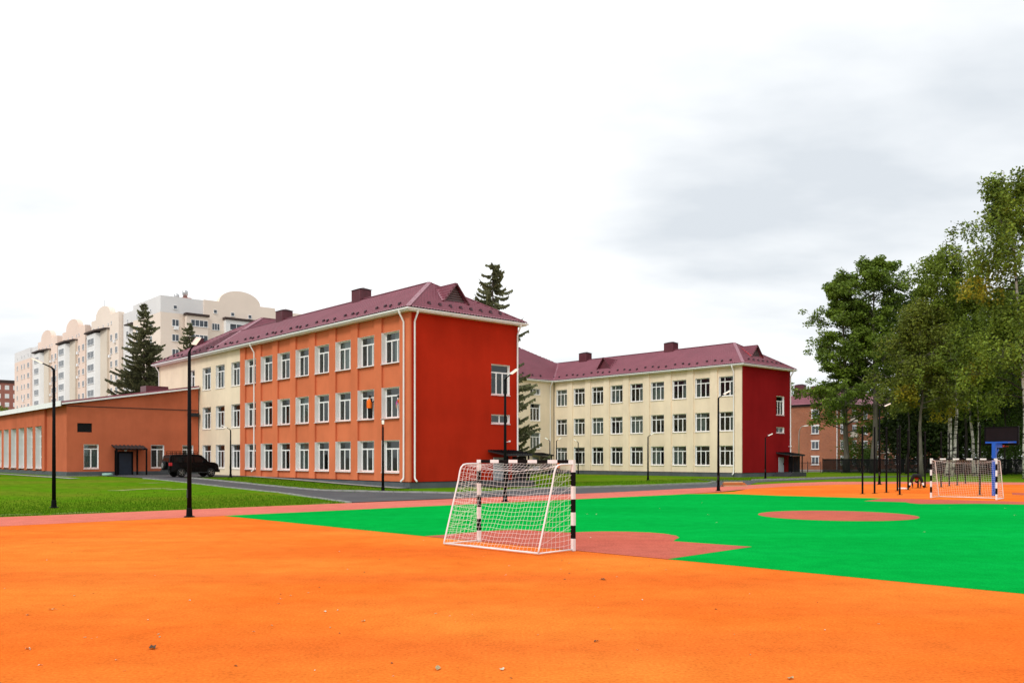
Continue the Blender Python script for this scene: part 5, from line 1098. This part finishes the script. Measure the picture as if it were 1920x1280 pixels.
# ------------------------------------------------------------------ trees
def leaves_mesh(name, C, size, mats, midx=None, droop=0.0):
    """C (n,3) leaf centres -> randomly turned rhombic leaf faces"""
    n = len(C); a = rng.normal(size=(n, 3)); a[:, 2] *= .6; a[:, 2] -= droop; a /= np.linalg.norm(a, axis=1)[:, None]
    b = rng.normal(size=(n, 3)); b -= a * (a * b).sum(1)[:, None]; b /= np.linalg.norm(b, axis=1)[:, None]
    s_ = size * rng.uniform(.6, 1.25, (n, 1)); a *= s_ * .62; b *= s_ * .36
    V = np.stack([C - a, C + b - a * .1, C + a, C - b - a * .1], 1).reshape(-1, 3); F = np.arange(4 * n).reshape(-1, 4)
    return raw_mesh(name, V, F, mats, midx)
def leafy_tree(name, label, base, height, crown_lo, prof, nl, bark, leaf, r0=.3, lean=(0, 0), per=34, clump=.75, size=.33, style='round', yellow=0.0, group=None, up=.5, seed=1, twin=False, sub=6, part_label=None):
    rs = np.random.default_rng(seed); root = thing(name, label, 'tree', base, 0, group)
    n = 12; zs = np.linspace(0, height * .97, n); wob = np.cumsum(rs.normal(0, .10, (n, 2)), 0); wob[0] = 0
    path = [Vector((lean[0] * (z / height) ** 1.2 + wob[i, 0] * (z > 2), lean[1] * z / height + wob[i, 1] * (z > 2), z)) for i, z in enumerate(zs)]
    rad = [r0 * (1 - .93 * (z / (height * .97)) ** .85) * (1.35 if z == 0 else 1) for z in zs]
    tb = MB(); tb.tube(path, rad, 9)
    if twin:
        p2 = [Vector((p.x + .5 + .055 * p.z, p.y + .2, p.z)) for p in path]; tb.tube(p2[:10], [r * .8 for r in rad[:10]], 8)
    tb.build('trunk', bark, root, True)
    def at(z):
        f = min(max(z / (height * .97), 0), .999) * (n - 1); i = int(f); return path[i].lerp(path[i + 1], f - i)
    lb = MB(); C = []; Yl = []
    for k in range(nl):
        u = (k + rs.random()) / nl; z = height * (crown_lo + (.97 - crown_lo) * u); az = k * 2.4 + rs.normal(0, .5)
        L_ = prof(u) * rs.uniform(.6, 1.15); p0 = at(z * (.97)); dz = up * (1 - .3 * u) + rs.normal(0, .15)
        d = Vector((math.cos(az), math.sin(az), 0)); pts = [p0 + d * L_ * q + Vector((0, 0, L_ * dz * (q - .35 * q * q * (2 if style == 'birch' else .6)))) for q in (0, .3, .6, .85, 1.0)]
        br_ = max(.025, r0 * .30 * (1 - u * .7)); lb.tube(pts, [br_, br_ * .7, br_ * .45, br_ * .25, .012], 5, False)
        isy = rs.random() < yellow * 1.5 and u < .62
        for q in range(sub):
            f = .3 + .7 * (q + rs.random()) / sub; i = min(int(f * 4), 3); pc = pts[i].lerp(pts[i + 1], f * 4 - i); off = rs.normal(0, 1, 3) * np.array([.16, .16, .12]) * L_ + np.array([0, 0, .05 * L_])
            e = pc + Vector(off); lb.tube([pc, (pc + e) / 2 + Vector((0, 0, .05 * L_)), e], [.022, .016, .008], 4, False)
            m_ = int(per * rs.uniform(.6, 1.4))
            if style == 'birch':
                c = np.array(e)[None] + rs.normal(0, 1, (m_, 3)) * np.array([clump, clump, clump * .6]); st__ = rs.integers(0, 6, m_); ang_ = st__ * 1.05 + rs.random()
                c[:, 0] = e.x + np.cos(ang_) * clump * (.4 + .5 * ((st__ * 7) % 5) / 4) + rs.normal(0, .12, m_); c[:, 1] = e.y + np.sin(ang_) * clump * (.4 + .5 * ((st__ * 3) % 5) / 4) + rs.normal(0, .12, m_); c[:, 2] = e.z + .35 - rs.random(m_) ** .9 * clump * 2.6
            else:
                c = rs.normal(0, 1, (m_, 3)); c /= np.linalg.norm(c, axis=1)[:, None] + 1e-6; c *= clump * rs.random((m_, 1)) ** .45 * np.array([1, 1, .62]); c += np.array(e)
            C.append(c); Yl += [int(isy)] * m_
    lb.build('limbs', bark if bark != 'bark_birch' else 'bark_dark', root, True)
    C = np.concatenate(C); me = leaves_mesh('crown', C, size, [leaf, 'leaf_yellow'], np.array(Yl), .5 if style == 'birch' else 0); link('crown', me, root)
    return root
def wx(px, d, z=-.03): return Vector(((px - 960) / 1604 * d, d, z))
GR = 'trees behind the sports ground'
roundp = lambda R_: (lambda u: R_ * (.55 + .9 * math.sin(math.pi * min(1, u * .9 + .08)) ** .8) / 1.45 * (1 if u < .85 else .75))
leafy_tree('poplar_tree', 'broad dense poplar with grey trunk hanging over the brick house', wx(1587, 121), 28.5, .20, lambda u: 7.6 * (1 - u * .62) * (.75 + .35 * math.sin(u * 13)), 64, 'bark_grey', 'leaf_poplar', .42, (-1.5, 0), 62, .85, .30, seed=11, up=.45, sub=11)
leafy_tree('poplar_tree', 'tall poplar with thick pale bare trunk behind the dark fence', wx(1638, 118), 30.5, .34, lambda u: 6.8 * (1 - u * .5) * (.8 + .3 * math.sin(u * 11)), 58, 'bark_grey', 'leaf_poplar', .46, (.3, 0), 62, .85, .30, seed=12, up=.75, sub=11)
leafy_tree('birch_tree', 'twin-stemmed white birch beside the far goal', wx(1776, 98), 27.3, .40, lambda u: 4.3 * (1 - .4 * u) * (.8 + .3 * math.sin(u * 9)), 46, 'bark_birch', 'leaf_birch', .27, (-2.0, 0), 80, .7, .26, 'birch', .05, seed=13, twin=True, sub=7)
leafy_tree('lime_tree', 'olive and yellowing tree with smooth grey trunk behind the bent worker', wx(1727, 97), 20.5, .38, lambda u: 4.8 * (1 - .55 * u), 42, 'bark_grey', 'leaf_olive', .24, (-.6, 0), 74, .7, .26, 'birch', .12, seed=14, up=.35, sub=7)
leafy_tree('birch_tree', 'slender white birch rising behind the far goal net', wx(1826, 101), 24.5, .46, lambda u: 3.8 * (1 - .5 * u), 38, 'bark_birch', 'leaf_birch', .19, (-.8, 0), 74, .7, .26, 'birch', .04, seed=15, sub=7)
leafy_tree('birch_tree', 'tallest white birch with drooping crown and yellow sprays', wx(1926, 86), 32.0, .24, lambda u: 7.8 * (1 - .45 * u) * (.8 + .3 * math.sin(u * 12)), 66, 'bark_birch', 'leaf_birch', .33, (-2.2, 0), 80, .8, .26, 'birch', .06, seed=16, sub=8)
# darker trees deeper in the grove
for i, (px, d, hh, R_, sd_) in enumerate([(1690, 128, 27.5, 5.5, 31), (1748, 132, 27.0, 5.5, 32), (1800, 126, 25.0, 5.0, 33), (1852, 134, 29.0, 6.0, 34), (1893, 118, 24.0, 5.2, 35), (1938, 128, 30.0, 6.5, 36), (1995, 105, 29.0, 6.5, 37), (2060, 98, 31.0, 6.5, 38)]):
    nm = ['dark thin-trunked tree deep in the grove between the poplar and the birches', 'dark trunk deep in the grove right behind the twin birch', 'dark leafy tree behind the far goal, left of the slender birch', 'dark tree behind the slender birch and the basketball board', 'dark tree directly behind the basketball board', 'tall dark tree behind the tallest birch', 'dark tree beyond the tallest birch at the grove end', 'outermost dark tree at the grove end'][i]
    leafy_tree('grove_tree', nm, wx(px, d), hh, .22, roundp(R_ * 1.1), 40, 'bark_dark', 'leaf_dark' if i % 2 == 0 else 'leaf_poplar', .30, (random.uniform(-1, 1), 0), 52, 1.1, .38, 'round', .03, GR, .4, sd_, sub=7)
# extra bare stems of the grove
for i, (px, d, hh, r_, m, lb) in enumerate([(1700, 112, 19, .17, 'bark_dark', 'thin dark stem between the pale poplar and the grey-trunked tree'), (1795, 108, 20, .2, 'bark_dark', 'leaning dark stem just right of the twin birch'), (1812, 106, 18, .22, 'bark_dark', 'dark stem just left of the slender birch'), (1835, 100, 15, .14, 'bark_birch', 'short thin birch stem just right of the slender birch'), (1868, 110, 17, .16, 'bark_dark', 'dark leaning stem above the basketball board'), (1884, 106, 16, .13, 'bark_dark', 'thin slanting stem right of the basketball board')]):
    leafy_tree('young_tree', lb, wx(px, d), hh, .5, lambda u: 2.6 * (1 - .5 * u), 14, m, 'leaf_dark' if m == 'bark_dark' else 'leaf_birch', r_, (random.uniform(-1.2, .6), 0), 36, .7, .34, 'birch', .05, GR, .4, 50 + i, sub=5)
def bush(label, base, rx, rz_, n, m, seed, size=.22):
    rs = np.random.default_rng(seed); root = thing('bush', label, 'bush', base, 0, 'bushes behind the dark fence')
    sb = MB(); C = []
    for k in range(14):
        a = rs.random() * 6.28; e = Vector((math.cos(a) * rx * .7 * rs.random(), math.sin(a) * rx * .7 * rs.random(), rz_ * rs.uniform(.5, 1.0))); sb.tube([(0, 0, 0), e * .5 + Vector((0, 0, .2)), e], [.03, .02, .01], 4, False)
        c = rs.normal(0, 1, (n // 14, 3)) * np.array([rx * .3, rx * .3, rz_ * .22]) + np.array(e); c[:, 2] = np.abs(c[:, 2]) + .05; C.append(c)
    sb.build('stems', 'bark_dark', root); link('foliage', leaves_mesh('foliage', np.concatenate(C), size, [m]), root)
bush('round green bush behind the fence beside the pale poplar trunk', wx(1612, 124), 2.6, 4.2, 3200, 'leaf_poplar', 1)
bush('yellow-green shrub at the foot of the pale poplar trunk', wx(1627, 121), .9, 2.8, 900, 'leaf_bush', 2)
bush('bright leafy bush behind the fence right of the basketball stand', wx(1905, 108), 3.2, 6.0, 4200, 'leaf_bush', 3)
bush('bright leafy bush under the slender birch', wx(1850, 112), 2.6, 6.0, 3200, 'leaf_bush', 4)
bush('dark undergrowth behind the fence near the grey-trunked tree', wx(1735, 124), 5.5, 8.5, 6500 + 3000, 'leaf_dark', 5, .4)  # undergrowth enlarged in dark leaf colour to deepen the shade under the trees
bush('dark undergrowth behind the fence near the twin birch', wx(1790, 124), 5.5, 9.0, 6500 + 3000, 'leaf_dark', 6, .4)
bush('dark undergrowth behind the fence near the tallest birch', wx(1880, 124), 6.0, 9.0, 6500 + 3000, 'leaf_dark', 7, .4)
bush('dark undergrowth between the brick house and the grove', wx(1692, 130), 5.0, 8.0, 5500 + 3000, 'leaf_dark', 8, .4)

def spruce(label, base, height, R_, seed, z_lo=.06, ex=.8):
    rs = np.random.default_rng(seed); root = thing('spruce_tree', label, 'tree', base, 0)
    tb = MB(); tb.tube([(0, 0, 0), (0, 0, height * .5), (0, 0, height)], [.28, .16, .02], 8); tb.build('trunk', 'bark_spruce', root, True)
    bb_ = MB(); Vq = []; nw = int(height / .42)
    for k in range(nw):
        u = z_lo + (1 - z_lo) * (k + .5) / nw; z = height * u; R2 = R_ * (1 - u) ** ex * rs.uniform(.72, 1.12) + .2
        m_ = 11 if u < .55 else (8 if u < .78 else 6)
        for q in range(m_):
            az = rs.random() * 6.28; z = min(height * u + rs.normal(0, .32), height - .25); L_ = R2 * rs.uniform(.45, 1.18); d = np.array([math.cos(az), math.sin(az), 0]); sd2 = np.array([-d[1], d[0], 0]); dr = rs.uniform(-.6, -.2) + .45 * max(0, u - .7)
            pts = [np.array([0, 0, z]) + d * L_ * f + np.array([0, 0, L_ * (dr * f + .38 * f ** 2.6)]) for f in (0, .25, .5, .75, 1.0)]
            bb_.tube(pts, [.04, .03, .022, .015, .008], 4, False)
            nt_ = max(8, int(L_ * 13))
            for i in range(nt_):
                f = .12 + .88 * (i + rs.random()) / nt_; a = min(int(f * 4), 3); p = pts[a] + (pts[a + 1] - pts[a]) * (f * 4 - a); side = 1 if i % 2 else -1
                tl = (.25 + .34 * (1 - f) * L_ * .35) * rs.uniform(.6, 1.2); t1 = p + sd2 * side * tl * .75 + d * tl * .45 + np.array([0, 0, -tl * rs.uniform(.2, .75)]); wv_ = np.array([0, 0, .10]) + d * .08
                Vq += [p - wv_, p + wv_, t1 + wv_ * .4, t1 - wv_ * .4]
                if i % 2 == 0: t2 = p + d * .1 + np.array([0, 0, -tl * .9]); w2 = d * .12; Vq += [p - w2, p + w2, t2 + w2 * .4, t2 - w2 * .4]
            t1 = pts[4] + d * .25 + np.array([0, 0, .14]); w2 = sd2 * .06; Vq += [pts[4] - w2, pts[4] + w2, t1 + w2 * .4, t1 - w2 * .4]
    bb_.build('branches', 'bark_spruce', root)['kind'] = 'stuff'; V = np.array(Vq); link('crown', raw_mesh('crown', V, np.arange(len(V)).reshape(-1, 4), ['needles']), root)
spruce('broad dark spruce rising behind the terracotta annex roof', wx(270, 110, .3), 21.7, 7.2, 3)
spruce('small spruce top showing above the left end of the maroon roof', wx(356, 122, .3), 21.2, 5.6, 4)
spruce('tall spruce in the school court behind the red end wall', wx(924, 80), 20.4, 5.0, 5, ex=.58)
leafy_tree('garden_tree', 'bare-topped bushy tree beyond the far end of the annex', wx(22, 150, .3), 10.5, .25, roundp(4.5), 22, 'bark_dark', 'leaf_olive', .2, (0, 0), 22, .9, .35, seed=71)
leafy_tree('garden_tree', 'small leafy tree left of the annex, below the distant brick block', wx(-40, 145, .3), 11.0, .25, roundp(4.8), 22, 'bark_dark', 'leaf_poplar', .2, (0, 0), 24, .9, .35, seed=72)
